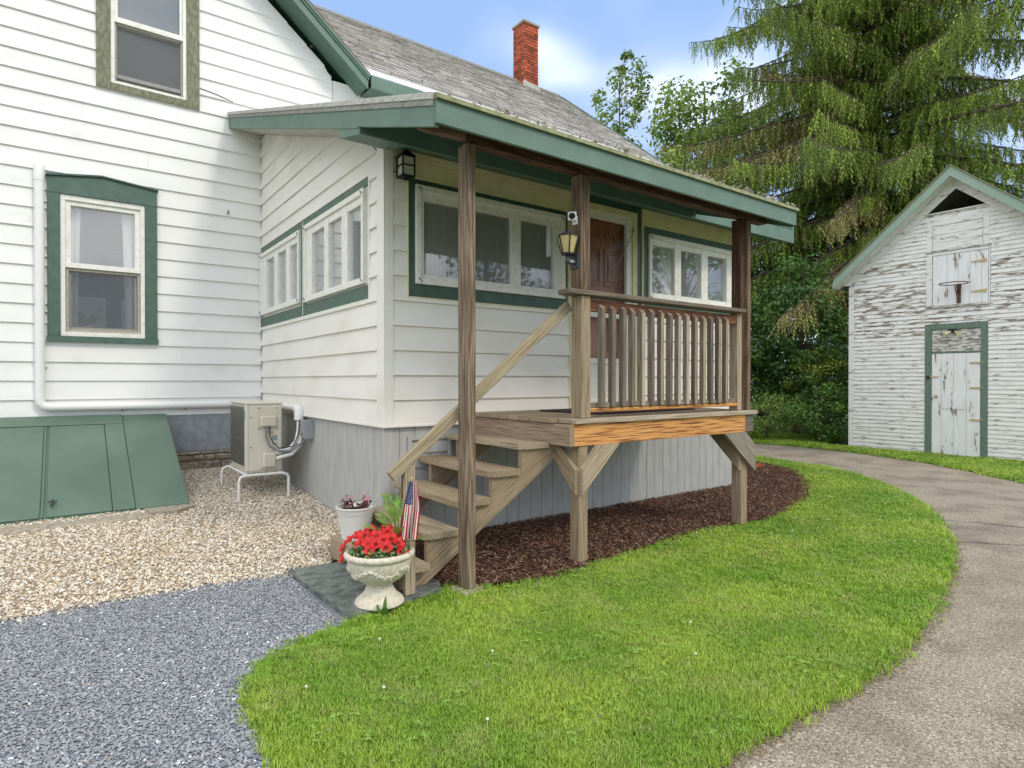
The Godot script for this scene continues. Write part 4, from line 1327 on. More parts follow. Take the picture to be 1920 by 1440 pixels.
	c1 = put(self, "curtain", curtain_mesh(-1.54, -1.40, -1.50, -1.40, 1.9, 3.36, 2.0, 0.012), M["lace"], Transform3D(Basis(), Vector3(0, 0, -3.93)))
	tag(c1, "narrow white curtain behind the ground-floor gable window, on the porch's side", "curtain", "curtains of the gable window")
	c1 = put(self, "curtain", curtain_mesh(0.3, 1.86, 0.3, 1.86, 2.15, 2.95, 17.0, 0.02), M["drape"], Transform3D(Basis(), Vector3(0, 0, -0.22)))
	tag(c1, "wide sheer drab curtain behind the porch window beside the steps", "curtain")
	for q in [[3.18, 3.42, "next to the door"], [3.62, 3.95, "in the middle"], [4.3, 4.45, "next to the far post"]]:
		c1 = put(self, "curtain", curtain_mesh(q[0], q[1], q[0] + 0.02, q[1], 2.2, 2.95, 3.0, 0.02), M["lace"], Transform3D(Basis(), Vector3(0, 0, -0.22)))
		tag(c1, "white sheer curtain panel behind the porch window past the door, %s" % q[2], "curtain", "curtains of the window past the door")

	# house plant on the sill of the gable window
	var hp := thing("house_plant", "broad-leaved house plant on the sill inside the ground-floor gable window", "plant", Vector3(-1.88, 1.9, -4.12))
	mb = MB.new()
	mb.lathe(Transform3D(), [Vector2(0.0, 0.0), Vector2(0.045, 0.0), Vector2(0.06, 0.09), Vector2(0.0, 0.09)], 16)
	put(hp, "pot", mb.mesh(), M["pot white"])
	for i in 11:
		var a := i * 2.4
		var tip := Vector3(cos(a) * rng.randf_range(0.05, 0.15), rng.randf_range(0.14, 0.27), sin(a) * 0.07)
		mb = MB.new()
		mb.tube([Vector3(0, 0.08, 0), tip * Vector3(0.5, 0.8, 0.5), tip], [0.003, 0.003, 0.002], 5, false)
		put(hp, "stem", mb.mesh(), M["stem green"])
		var face := (Vector3(0, 0.6, 1.0) + rand_dir() * 0.5).normalized()
		var ax := face.cross(rand_dir()).normalized()
		put(hp, "leaf", leaf_mesh(), M["stem green"], Transform3D(Basis(ax, face, ax.cross(face)).scaled_local(Vector3.ONE * rng.randf_range(0.08, 0.12)), tip))

	# leaf litter caught on the eave
	var xf := []
	var cols := []
	for i in 420:
		var px := rng.randf_range(-0.35, 3.4)
		if sin(px * 7.3) + sin(px * 17.0) < 0.6 and rng.randf() < 0.8:
			continue
		xf.append(Transform3D(rand_turn(1.5).scaled_local(Vector3.ONE * rng.randf_range(0.012, 0.034)), Vector3(px, 2.975 + rng.randf() * 0.02, 1.545 + rng.randf_range(-0.03, 0.02))))
		cols.append(Color(0.34, 0.30, 0.24) * rng.randf_range(0.5, 1.3))
	var sl := MB.new()
	sl.cbox(Transform3D(), Vector3(1.0, 0.2, 0.5), 0.05)
	tag(scatter(self, "leaf_litter", sl.mesh(), M["chip"], xf, cols), "small clumps of dead leaf litter along the porch roof edge", "litter", "", "stuff")


# ---------------------------------------------------------------- wooden porch: deck, steps, posts, railing
func make_porch() -> void:
	var tan := woods("tan wood", 4)
	var grey := woods("grey wood", 4, 0.25)
	var dark := woods("dark wood", 2)
	var posts := woods("post wood", 3)
	var pale := woods("pale wood", 2)
	var p := thing("wooden_porch", "weathered wooden entry porch with steps, railing and roof posts in front of the door", "porch")
	# posts: foot, middle and far; the upper lengths keep more of the dark stain
	var post := part(p, "post")
	board(post, "shaft", posts[0], Vector3(-0.003, 0.02, 1.24), Vector3(-0.003, 2.85, 1.24), 0.115, 0.066, Vector3.RIGHT, 0.006)
	slab(post, "footing", M["concrete"], Vector3(-0.09, -0.02, 1.16), Vector3(0.085, 0.022, 1.345), 0.01)
	post = part(p, "post")
	board(post, "shaft", tan[1], Vector3(0.965, -0.02, 1.245), Vector3(0.965, 0.87, 1.245), 0.10, 0.086, Vector3.RIGHT, 0.004)
	board(post, "shaft", tan[2], Vector3(0.985, 1.072, 1.245), Vector3(0.985, 1.968, 1.245), 0.115, 0.092, Vector3.RIGHT, 0.004)
	board(post, "shaft", posts[2], Vector3(0.98, 2.008, 1.245), Vector3(0.98, 2.85, 1.245), 0.112, 0.092, Vector3.RIGHT, 0.007)
	post = part(p, "post")
	board(post, "shaft", tan[3], Vector3(2.995, -0.02, 1.245), Vector3(2.995, 0.87, 1.245), 0.10, 0.10, Vector3.RIGHT, 0.004)
	board(post, "shaft", dark[0], Vector3(3.02, 1.072, 1.215), Vector3(3.02, 2.85, 1.215), 0.10, 0.075, Vector3.RIGHT, 0.005)
	board(post, "shaft", posts[1], Vector3(3.085, 1.072, 1.235), Vector3(3.085, 2.85, 1.235), 0.11, 0.052, Vector3.RIGHT, 0.006)
	board(post, "shaft", tan[0], Vector3(2.945, 1.072, 1.235), Vector3(2.945, 1.968, 1.235), 0.09, 0.07, Vector3.RIGHT, 0.004)
	# beam under the roof
	var beam := part(p, "beam")
	board(beam, "timber", dark[1], Vector3(-0.01, 2.918, 1.25), Vector3(3.36, 2.918, 1.25), 0.09, 0.132, Vector3.UP, 0.006)
	board(beam, "timber", posts[1], Vector3(-0.345, 2.914, 1.235), Vector3(-0.012, 2.914, 1.235), 0.06, 0.07, Vector3.UP, 0.006)
	# deck
	var deck := part(p, "deck")
	var z := 0.035
	var n := 0
	while z < 1.31:
		var w := minf(0.137, 1.335 - z)
		board(deck, "deck_board", tan[n % 4] if z < 1.15 else pale[0], Vector3(0.80 if z < 1.1 else 0.86, 1.052, z + w * 0.5), Vector3(3.16, 1.052, z + w * 0.5), w - 0.006, 0.036)
		z += w
		n += 1
	board(deck, "rim", M["worn wood"], Vector3(0.862, 0.952, 1.287), Vector3(3.0, 0.952, 1.287), 0.038, 0.160)
	board(deck, "rim", grey[1], Vector3(3.001, 0.952, 1.286), Vector3(3.13, 0.952, 1.286), 0.038, 0.160)
	board(deck, "rim", tan[3], Vector3(0.842, 0.950, 0.06), Vector3(0.842, 0.950, 1.306), 0.038, 0.158)
	board(deck, "rim", tan[1], Vector3(3.11, 0.950, 0.06), Vector3(3.11, 0.950, 1.266), 0.038, 0.158)
	for x in [1.4, 1.95, 2.5]:
		board(deck, "joist", tan[2], Vector3(x, 0.952, 0.05), Vector3(x, 0.952, 1.266), 0.038, 0.155)
	# knee braces
	var mbr := MB.new()
	for q in [[[Vector2(0.92, 0.52), Vector2(1.30, 0.872), Vector2(1.075, 0.872), Vector2(0.92, 0.71)], Vector2(1.0, 0.93), 1.299, tan[0]], [[Vector2(3.115, 0.50), Vector2(3.115, 0.75), Vector2(2.96, 0.872), Vector2(2.64, 0.872)], Vector2(1.0, -0.77), 1.299, grey[0]]]:
		var ax: Vector2 = q[1].normalized()
		var tp := PackedVector2Array()
		for e in q[0]:
			tp.append(Vector2(e.dot(ax), e.dot(Vector2(-ax.y, ax.x))))
		mbr = MB.new()
		mbr.extrude(tp, Transform3D(), 0.038)
		put(p, "brace", mbr.mesh(), q[3], Transform3D(Basis(Vector3(ax.x, ax.y, 0), Vector3(-ax.y, ax.x, 0), Vector3(0, 0, 1)), Vector3(0, 0, q[2])))
	for q in [[0.919, tan[1]], [2.942, tan[2]]]:
		# in the plane across the deck: own x runs up and back
		var ax := Vector2(-1.0, 0.98).normalized()
		var tp := PackedVector2Array()
		for e in [Vector2(1.297, 0.52), Vector2(1.297, 0.70), Vector2(1.12, 0.87), Vector2(0.94, 0.87)]:
			tp.append(Vector2(e.dot(ax), e.dot(Vector2(-ax.y, ax.x))))
		mbr = MB.new()
		mbr.extrude(tp, Transform3D(), 0.038)
		put(p, "brace", mbr.mesh(), q[1], Transform3D(Basis(Vector3(0, ax.y, ax.x), Vector3(0, ax.x, -ax.y), Vector3(-1, 0, 0)), Vector3(q[0], 0, 0)))
	# railing along the front
	var rail := part(p, "railing")
	board(rail, "cap", grey[2], Vector3(0.80, 1.988, 1.262), Vector3(2.98, 1.988, 1.262), 0.135, 0.036, Vector3.UP, 0.006)
	board(rail, "sub_rail", M["red wood"], Vector3(1.035, 1.905, 1.255), Vector3(2.905, 1.905, 1.255), 0.036, 0.085)
	board(rail, "bottom_rail", M["worn wood"], Vector3(1.035, 1.128, 1.262), Vector3(2.905, 1.128, 1.262), 0.06, 0.03, Vector3.UP, 0.006)
	board(rail, "bottom_rail", grey[3], Vector3(1.036, 1.164, 1.252), Vector3(2.904, 1.164, 1.252), 0.034, 0.038)
	for i in 15:
		var x := 1.15 + i * 0.1107 + rng.randf_range(-0.004, 0.004)
		var lean := rng.randf_range(-0.006, 0.006)
		var b := part(rail, "baluster")
		var g: Material = grey[rng.randi() % 4]
		var y1 := 1.915 + rng.randf_range(-0.008, 0.006)
		var mb := MB.new()
		# a square baluster with its top cut on the slant, grain along its own x
		var h := y1 - 1.148
		var poly := PackedVector2Array([Vector2(0, -0.018), Vector2(h - 0.024, -0.018), Vector2(h, 0.010), Vector2(h, 0.018), Vector2(0, 0.018)])
		mb.extrude(poly, Transform3D(), 0.042)
		put(b, "picket", mb.mesh(), g, Transform3D(Basis(Vector3(lean, 1, 0).normalized(), Vector3(0, 0, -1), Vector3(-1, 0, 0)), Vector3(x + 0.021, 1.148, 1.292)))
		board(b, "front_face", [pale[1], pale[0], tan[1], grey[1], tan[2]][rng.randi() % 5] if i > 3 else grey[2], Vector3(x, 1.150, 1.3125), Vector3(x + lean, y1 - 0.03, 1.3135), 0.006, 0.039, Vector3.RIGHT, 0.001)
	for i in 14:
		var x := 1.15 + (i + 0.5) * 0.1107
		board(rail, "spacer", grey[i % 4], Vector3(x - 0.032, 1.162, 1.283), Vector3(x + 0.032, 1.162, 1.283), 0.026, 0.034, Vector3.UP, 0.004)
	# steps down towards the gravel
	var st := part(p, "stair")
	var tops := [0.89, 0.712, 0.535, 0.357, 0.18]
	var nose := [0.55, 0.29, 0.03, -0.225, -0.475]
	var poly := PackedVector2Array([Vector2(0.95, 1.03), Vector2(0.835, 1.03), Vector2(0.835, 0.85), Vector2(0.58, 0.85), Vector2(0.58, 0.672), Vector2(0.32, 0.672), Vector2(0.32, 0.495), Vector2(0.06, 0.495), Vector2(0.06, 0.317), Vector2(-0.19, 0.317), Vector2(-0.19, 0.14), Vector2(-0.42, 0.14), Vector2(-0.42, 0.03), Vector2(-0.20, 0.03), Vector2(0.95, 0.80)])
	for zz in [0.14, 1.015]:
		# turned so that the grain follows the slope of the stringer
		var tilt := Vector2(1.0, 0.69).normalized()
		var turned := PackedVector2Array()
		for q in poly:
			turned.append(Vector2(q.dot(tilt), q.dot(Vector2(-tilt.y, tilt.x))))
		var mb := MB.new()
		mb.extrude(turned, Transform3D(), 0.04)
		put(st, "stringer", mb.mesh(), tan[1] if zz > 1.0 else tan[3], Transform3D(Basis(Vector3(tilt.x, tilt.y, 0), Vector3(-tilt.y, tilt.x, 0), Vector3(0, 0, 1)), Vector3(0, 0, zz)))
	for i in 5:
		var z0: float = [0.03, 0.0, 0.10, 0.09, 0.06][i]
		var z1: float = [1.085, 1.085, 1.09, 1.085, 1.13][i]
		var mb := MB.new()
		# plan of the tread, one front corner cut off
		var d := 0.265
		var pl := PackedVector2Array([Vector2(z0, 0), Vector2(z1 - 0.035, 0), Vector2(z1, 0.05), Vector2(z1, d), Vector2(z0, d)])
		mb.extrude(pl, Transform3D(), 0.04)
		put(st, "tread", mb.mesh(), tan[i % 4] if i != 3 else pale[1], Transform3D(Basis(Vector3(0, 0, 1), Vector3(1, 0, 0), Vector3(0, 1, 0)), Vector3(nose[i], tops[i] - 0.04, 0)))
	# bottom step sits on blocks
	board(st, "step_block", tan[2], Vector3(-0.455, 0.085, 0.07), Vector3(-0.455, 0.085, 0.30), 0.05, 0.11)
	board(st, "step_block", grey[2], Vector3(-0.40, 0.085, 0.10), Vector3(-0.20, 0.085, 0.10), 0.05, 0.11)
	board(st, "step_block", pale[0], Vector3(-0.185, 0.01, 0.17), Vector3(-0.185, 0.316, 0.17), 0.05, 0.045, Vector3.RIGHT)
	board(st, "step_block", grey[1], Vector3(-0.44, 0.02, 1.06), Vector3(-0.44, 0.138, 1.06), 0.06, 0.06, Vector3.RIGHT)
	# hand rail of the steps
	var hr := part(p, "handrail")
	board(hr, "rail", pale[1], Vector3(-0.50, 0.765, 1.165), Vector3(0.936, 1.905, 1.165), 0.04, 0.075, Vector3.UP, 0.005)
	board(hr, "newel", tan[0], Vector3(-0.375, 0.03, 1.165), Vector3(-0.375, 0.825, 1.165), 0.032, 0.07, Vector3.RIGHT)
	board(hr, "newel", dark[0], Vector3(-0.375, 0.34, 1.128), Vector3(-0.375, 0.84, 1.128), 0.036, 0.055, Vector3.RIGHT)
	# door mat on the deck
	var m := MB.new()
	m.cbox(Transform3D(Basis(Vector3.UP, 0.05), Vector3(2.05, 1.078, 0.62)), Vector3(1.35, 0.012, 0.72), 0.004)
	solo("door_mat", "flat dark doormat lying on the porch deck", "mat", m, M["rubber mat"])


# ---------------------------------------------------------------- fixtures on the house
func make_fixtures() -> void:
	# lantern by the porch corner
	var l := thing("wall_lantern", "black iron wall lantern with frosted panes by the corner board", "lantern", Vector3(0.135, 2.965, 0.0))
	slab(l, "back_plate", M["black iron"], Vector3(0.10, 2.99, 0.025), Vector3(0.17, 3.16, 0.045), 0.003)
	var mb := MB.new()
	var c := Vector3(0, 0.10, 0.10)
	for sx in [-1, 1]:
		for sz in [-1, 1]:
			mb.cbox(Transform3D(Basis(), c + Vector3(sx * 0.052, 0.0, sz * 0.052)), Vector3(0.011, 0.155, 0.011), 0.001)
	for y in [-0.078, 0.005, 0.078]:
		for s in [-1, 1]:
			mb.cbox(Transform3D(Basis(), c + Vector3(s * 0.052, y, 0)), Vector3(0.011, 0.010, 0.114), 0.001)
			mb.cbox(Transform3D(Basis(), c + Vector3(0, y, s * 0.052)), Vector3(0.114, 0.010, 0.011), 0.001)
	mb.box(c + Vector3(0, -0.084, 0), Vector3(0.09, 0.008, 0.09))
	put(l, "cage", mb.mesh(), M["black iron"])
	mb = MB.new()
	var top := c + Vector3(0, 0.15, 0)
	for k in 4:
		var q := Basis(Vector3.UP, k * PI / 2)
		mb.otri(c + q * Vector3(-0.064, 0.083, 0.064), c + q * Vector3(0.064, 0.083, 0.064), top, q * Vector3(0, 0.6, 1))
	mb.quad(c + Vector3(-0.064, 0.083, -0.064), c + Vector3(0.064, 0.083, -0.064), c + Vector3(0.064, 0.083, 0.064), c + Vector3(-0.064, 0.083, 0.064))
	mb.tube([top - Vector3(0, 0.01, 0), top + Vector3(0, 0.012, 0)], [0.008, 0.004], 8)
	mb.tube([c + Vector3(0, -0.088, 0), c + Vector3(0, -0.105, 0)], [0.018, 0.006], 8)
	put(l, "roof", mb.mesh(), M["black iron"])
	mb = MB.new()
	mb.cbox(Transform3D(Basis(), c), Vector3(0.094, 0.15, 0.094), 0.0)
	put(l, "shade", mb.mesh(), M["frosted glass"])
	mb = MB.new()
	mb.tube([Vector3(0, 0.15, 0.03), Vector3(0, 0.16, 0.05)], [0.012, 0.012], 8)
	put(l, "arm", mb.mesh(), M["black iron"])

	# carriage lamp on the middle post
	l = thing("post_lamp", "black carriage lamp with amber panes on the middle porch post", "lamp", Vector3(0.86, 2.2, 1.24))
	mb = MB.new()
	mb.lathe(Transform3D(), [Vector2(0.0, 0.19), Vector2(0.088, 0.19), Vector2(0.084, 0.196), Vector2(0.045, 0.215), Vector2(0.028, 0.222), Vector2(0.022, 0.232), Vector2(0.0, 0.235)], 6, false)
	put(l, "hood", mb.mesh(), M["dark metal"])
	mb = MB.new()
	mb.lathe(Transform3D(), [Vector2(0.046, 0.072), Vector2(0.080, 0.19)], 6, false)
	put(l, "shade", mb.mesh(), M["amber glass"])
	mb = MB.new()
	for k in 6:
		var a := TAU * k / 6
		var d := Vector3(cos(a), 0, sin(a))
		mb.tube([d * 0.048 + Vector3(0, 0.07, 0), d * 0.083 + Vector3(0, 0.192, 0)], [0.005, 0.005], 5)
	mb.lathe(Transform3D(), [Vector2(0.0, 0.06), Vector2(0.05, 0.06), Vector2(0.05, 0.073), Vector2(0.0, 0.073)], 6, false)
	put(l, "cage", mb.mesh(), M["black iron"])
	mb = MB.new()
	mb.lathe(Transform3D(), [Vector2(0.0, 0.0), Vector2(0.018, 0.0), Vector2(0.022, 0.012), Vector2(0.016, 0.03), Vector2(0.02, 0.06), Vector2(0.0, 0.06)], 10)
	mb.cbox(Transform3D(Basis(), Vector3(0.03, 0.015, 0.0)), Vector3(0.085, 0.038, 0.034), 0.006)
	put(l, "arm", mb.mesh(), M["dark metal"])
	slab(l, "back_plate", M["dark metal"], Vector3(0.919, 2.165, 1.195), Vector3(0.933, 2.275, 1.285), 0.004)
	mb = MB.new()
	mb.cbox(Transform3D(Basis(), Vector3(0.028, 0.013, 0.0185)), Vector3(0.05, 0.02, 0.003), 0.0)
	put(l, "name_plate", mb.mesh(), M["zinc"])

	# security camera above it
	l = thing("security_camera", "small white cube security camera mounted on the porch post above the lamp", "camera", Vector3(0.9, 2.53, 1.24))
	var look := Basis.looking_at(Vector3(-0.75, -0.25, 0.75), Vector3.UP)
	mb = MB.new()
	mb.cbox(Transform3D(look, Vector3(-0.015, 0.01, 0.02)), Vector3(0.062, 0.062, 0.055), 0.006)
	put(l, "housing", mb.mesh(), M["camera white"])
	mb = MB.new()
	mb.tube([Vector3(-0.015, 0.01, 0.02) + look * Vector3(0, 0, -0.0272), Vector3(-0.015, 0.01, 0.02) + look * Vector3(0, 0, -0.030)], [0.024, 0.022], 18)
	put(l, "lens", mb.mesh(), M["lens black"])
	mb = MB.new()
	mb.tube([Vector3(-0.005, 0.0, 0.012), Vector3(0.028, -0.015, 0.0)], [0.01, 0.01], 8)
	mb.cbox(Transform3D(Basis(), Vector3(0.030, -0.012, 0.0)), Vector3(0.012, 0.06, 0.055), 0.004)
	put(l, "mount", mb.mesh(), M["camera white"])

	# hook and old screw holes on the gable wall
	mb = MB.new()
	mb.tube([Vector3(0, 0.02, 0.0), Vector3(0, 0.022, 0.03), Vector3(-0.008, 0.0, 0.04), Vector3(-0.02, -0.02, 0.03)], [0.006, 0.006, 0.005, 0.004], 6)
	mb.cbox(Transform3D(Basis(), Vector3(0, 0.01, 0.016)), Vector3(0.02, 0.05, 0.008), 0.002)
	solo("wall_hook", "small rusty metal hook screwed to the white gable clapboards", "hook", mb, M["zinc"], Transform3D(Basis(), Vector3(-0.412, 3.47, -3.792)))
	mb = MB.new()
	mb.tube([Vector3(-0.02, 2.15, -3.765), Vector3(-0.012, 1.5, -3.762), Vector3(0.004, 1.3, -3.755), Vector3(-0.02, 1.15, -3.758), Vector3(-0.015, 1.08, -3.755)], [0.005, 0.005, 0.005, 0.005, 0.005], 5)
	solo("loose_wire", "thin dark wire running down the inside corner of the walls", "wire", mb, M["cable grey"])
	mb = MB.new()
	mb.tube([Vector3(-0.73, 4.955, -3.775), Vector3(-0.55, 4.93, -3.772), Vector3(-0.35, 4.885, -3.772)], [0.004, 0.004, 0.004], 5)
	solo("cable", "thin dark cable along the clapboards beside the upper window", "cable", mb, M["cable black"])

	# duct that covers the refrigerant lines
	l = thing("line_duct", "white plastic pipe duct running down and along the gable wall", "pipe", Vector3(-2.30, 1.06, -3.74))
	var o := Vector3(-2.30, 1.06, -3.74)
	mb = MB.new()
	mb.tube([Vector3(-2.30, 3.62, -3.80) - o, Vector3(-2.30, 3.655, -3.76) - o, Vector3(-2.30, 3.62, -3.735) - o, Vector3(-2.30, 3.5, -3.735) - o], [0.048, 0.05, 0.05, 0.05], 14)
	put(l, "top_elbow", mb.mesh(), M["duct white"])
	mb = MB.new()
	mb.tube([Vector3(-2.30, 3.52, -3.735) - o, Vector3(-2.30, 1.16, -3.735) - o], [0.046, 0.046], 14)
	put(l, "riser", mb.mesh(), M["duct white"])
	mb = MB.new()
	mb.tube([Vector3(-2.30, 1.18, -3.735) - o, Vector3(-2.298, 1.11, -3.735) - o, Vector3(-2.27, 1.072, -3.735) - o, Vector3(-2.20, 1.058, -3.735) - o], [0.05, 0.05, 0.05, 0.05], 14)
	put(l, "elbow", mb.mesh(), M["duct white"])
	mb = MB.new()
	mb.tube([Vector3(-2.22, 1.058, -3.735) - o, Vector3(-0.09, 1.048, -3.735) - o, Vector3(-0.065, 1.048, -3.72) - o, Vector3(-0.062, 1.048, -3.66) - o, Vector3(-0.062, 1.05, -2.12) - o], [0.046, 0.046, 0.046, 0.046, 0.046], 14)
	put(l, "run", mb.mesh(), M["duct white"])
	mb = MB.new()
	mb.tube([Vector3(-0.062, 1.05, -2.16) - o, Vector3(-0.062, 1.048, -2.08) - o, Vector3(-0.062, 1.02, -2.045) - o, Vector3(-0.062, 0.925, -2.04) - o], [0.051, 0.051, 0.052, 0.054], 14)
	put(l, "end_elbow", mb.mesh(), M["duct white"])
	for y in [1.5, 2.1, 2.7, 3.3]:
		mb = MB.new()
		mb.cbox(Transform3D(Basis(), Vector3(0.055, y, 0.0) - Vector3(0, o.y, 0.03)), Vector3(0.02, 0.02, 0.03), 0.003)
		put(l, "clip", mb.mesh(), M["duct white"])
	for x in [-1.55, -0.9]:
		mb = MB.new()
		mb.tube([Vector3(x, 1.0, -3.77) - o, Vector3(x, 1.004, -3.735) - o], [0.012, 0.008], 8)
		put(l, "clip", mb.mesh(), M["cable grey"])

	# outdoor unit of the heat pump and its stand
	var u := thing("heat_pump_unit", "beige outdoor heat pump unit standing on a white stand in the corner", "heat pump", Vector3(-0.415, 0.402, -2.45))
	var x0 := -0.59; var x1 := -0.24; var z0 := -2.85; var z1 := -2.05
	slab(u, "casing", M["unit beige"], Vector3(x0 + 0.02, 0.412, z0), Vector3(x1, 1.10, z1), 0.008)
	slab(u, "lid", M["unit beige"], Vector3(x0 - 0.002, 1.1005, z0 - 0.008), Vector3(x1 + 0.008, 1.118, z1 + 0.008), 0.005)
	slab(u, "base_pan", M["unit cover"], Vector3(x0, 0.402, z0), Vector3(x1 + 0.004, 0.4115, z1 + 0.004), 0.002)
	slab(u, "grille_panel", M["unit coil"], Vector3(x0 + 0.006, 0.45, z0 + 0.03), Vector3(x0 + 0.0195, 1.07, z1 - 0.10), 0.002)
	for k in 22:
		slab(u, "grille_slat", M["unit coil"], Vector3(x0 - 0.004, 0.465 + k * 0.0275, z0 + 0.035), Vector3(x0 + 0.0055, 0.472 + k * 0.0275, z1 - 0.105), 0.0015)
	slab(u, "corner_panel", M["unit beige"], Vector3(x0 - 0.001, 0.415, z1 - 0.095), Vector3(x0 + 0.0195, 1.098, z1 - 0.001), 0.004)
	slab(u, "badge", mat("badge teal", srgb(70, 150, 140), 0.5), Vector3(x0 - 0.002, 0.95, z1 - 0.075), Vector3(x0 - 0.0012, 1.03, z1 - 0.045), 0.0)
	slab(u, "terminal_cover", M["unit cover"], Vector3(-0.485, 0.84, z1), Vector3(-0.275, 1.07, z1 + 0.006), 0.003)
	slab(u, "terminal_cover", M["unit cover"], Vector3(-0.46, 0.87, z1 + 0.0065), Vector3(-0.305, 0.98, z1 + 0.045), 0.01)
	slab(u, "valve_cover", M["unit beige"], Vector3(-0.465, 0.43, z1), Vector3(-0.335, 0.67, z1 + 0.006), 0.003)
	slab(u, "valve_cover", M["unit cover"], Vector3(-0.445, 0.45, z1 + 0.0065), Vector3(-0.315, 0.60, z1 + 0.075), 0.014)
	for q in [[-0.40, 0.79, 0.815], [-0.36, 0.72, 0.775], [-0.36, 0.68, 0.692]]:
		slab(u, "label_plate", M["box grey"] if q[0] > -0.39 else M["hinge tan"], Vector3(q[0] + 0.02, q[1], z1), Vector3(q[0] + 0.075, q[2], z1 + 0.002), 0.0)
	for q in [[-0.55, 0.66], [-0.55, 0.97], [-0.47, 1.06], [-0.29, 1.06], [-0.47, 0.85], [-0.29, 0.85]]:
		mb = MB.new()
		mb.tube([Vector3(q[0], q[1], z1 + 0.004) - u.position, Vector3(q[0], q[1], z1 + 0.012) - u.position], [0.007, 0.006], 8)
		put(u, "screw", mb.mesh(), M["cable black"])
	var s := thing("unit_stand", "white tubular metal stand under the heat pump", "stand", Vector3(-0.45, 0.15, -2.4))
	for q in [[-0.68, -1.97], [-0.20, -1.95], [-0.68, -2.80], [-0.22, -2.80]]:
		var gy := ground_y(q[0], q[1])
		var inx := 0.06 if q[0] < -0.4 else -0.06
		mb = MB.new()
		mb.tube([Vector3(q[0], gy - 0.03, q[1]) - s.position, Vector3(q[0], 0.33, q[1]) - s.position, Vector3(q[0] + inx * 0.25, 0.37, q[1]) - s.position, Vector3(q[0] + inx, 0.386, q[1]) - s.position], [0.015, 0.015, 0.015, 0.015], 10)
		put(s, "leg", mb.mesh(), M["plastic white"])
	for q in [-1.96, -2.80]:
		mb = MB.new()
		mb.tube([Vector3(-0.63, 0.386, q) - s.position, Vector3(-0.25, 0.386, q) - s.position], [0.0145, 0.0145], 10)
		put(s, "cross_bar", mb.mesh(), M["plastic white"])
	for q in [-0.60, -0.27]:
		mb = MB.new()
		mb.tube([Vector3(q, 0.385, -1.96) - s.position, Vector3(q, 0.385, -2.80) - s.position], [0.014, 0.014], 10)
		put(s, "side_bar", mb.mesh(), M["plastic white"])
	# lines between the unit and the duct
	mb = MB.new()
	mb.tube([Vector3(-0.07, 0.93, -2.04), Vector3(-0.075, 0.82, -2.02), Vector3(-0.11, 0.70, -1.99), Vector3(-0.19, 0.625, -1.97), Vector3(-0.32, 0.60, -1.98)], [0.02, 0.021, 0.022, 0.021, 0.018], 10)
	solo("insulated_line", "upper white insulated refrigerant line curving from duct to unit", "pipe", mb, M["plastic white"])
	mb = MB.new()
	mb.tube([Vector3(-0.045, 0.93, -2.03), Vector3(-0.05, 0.78, -2.01), Vector3(-0.085, 0.655, -1.97), Vector3(-0.17, 0.575, -1.95), Vector3(-0.32, 0.54, -1.96)], [0.019, 0.021, 0.022, 0.021, 0.018], 10)
	solo("insulated_line", "lower white insulated refrigerant line curving from duct to unit", "pipe", mb, M["plastic white"])
	mb = MB.new()
	mb.tube([Vector3(-0.40, 0.875, -2.02), Vector3(-0.41, 0.77, -2.01), Vector3(-0.38, 0.67, -1.99), Vector3(-0.30, 0.615, -1.96), Vector3(-0.20, 0.61, -1.93), Vector3(-0.06, 0.70, -1.9), Vector3(-0.03, 0.75, -1.87)], [0.012, 0.012, 0.012, 0.012, 0.012, 0.011, 0.011], 8)
	solo("conduit", "grey flexible conduit looping from terminal cover to grey box", "conduit", mb, M["cable grey"])
	mb = MB.new()
	mb.tube([Vector3(-0.37, 0.875, -2.02), Vector3(-0.375, 0.78, -2.0), Vector3(-0.345, 0.70, -1.985), Vector3(-0.30, 0.645, -1.94), Vector3(-0.16, 0.66, -1.93), Vector3(-0.09, 0.78, -1.98), Vector3(-0.065, 0.925, -2.01)], [0.006, 0.006, 0.006, 0.006, 0.006, 0.006, 0.006], 6)
	solo("power_cable", "thin black cable hanging between unit and duct end", "cable", mb, M["cable black"])
	l = thing("disconnect_box", "small grey electrical box on the grey skirting beside the duct end", "electrical box", Vector3(-0.02, 0.73, -1.85))
	slab(l, "enclosure", M["box grey"], Vector3(-0.075, 0.735, -1.93), Vector3(0.013, 0.93, -1.78), 0.006)
	slab(l, "cover", M["box grey"], Vector3(-0.088, 0.755, -1.925), Vector3(-0.0755, 0.934, -1.785), 0.005)
	slab(l, "latch", M["cable black"], Vector3(-0.094, 0.775, -1.865), Vector3(-0.0885, 0.80, -1.845), 0.002)

	# cellar bulkhead
	var b := thing("cellar_bulkhead", "sloping green metal cellar bulkhead with two door leaves against the gable wall", "bulkhead", Vector3(-2.25, 0.14, -2.05))
	var base := Vector3(0, 0.15, -2.05)
	var up := Vector3(0, 0.795, -1.70)
	var ln := up.length()
	up = up.normalized()
	var nr := Vector3(0, 1.70, 0.795).normalized()
	var plate := func(called: String, x_0: float, x_1: float, s0: float, s1: float, h0: float, h1: float, ch: float) -> void:
		var t := Transform3D(Basis(Vector3.RIGHT, nr, -up), base + Vector3((x_0 + x_1) * 0.5, 0, 0) + up * (s0 + s1) * 0.5 + nr * (h0 + h1) * 0.5 - b.position)
		put(b, called, block_mesh(Vector3(x_1 - x_0, h1 - h0, s1 - s0), ch), M["cellar green"], t)
	plate.call("frame_panel", -3.40, -1.115, 0.0, ln - 0.005, -0.02, -0.004, 0.002)
	plate.call("side_panel", -1.554, -1.112, 0.0, ln - 0.006, -0.003, 0.012, 0.003)
	plate.call("flange", -1.731, -1.559, 0.005, ln - 0.226, -0.003, 0.018, 0.003)
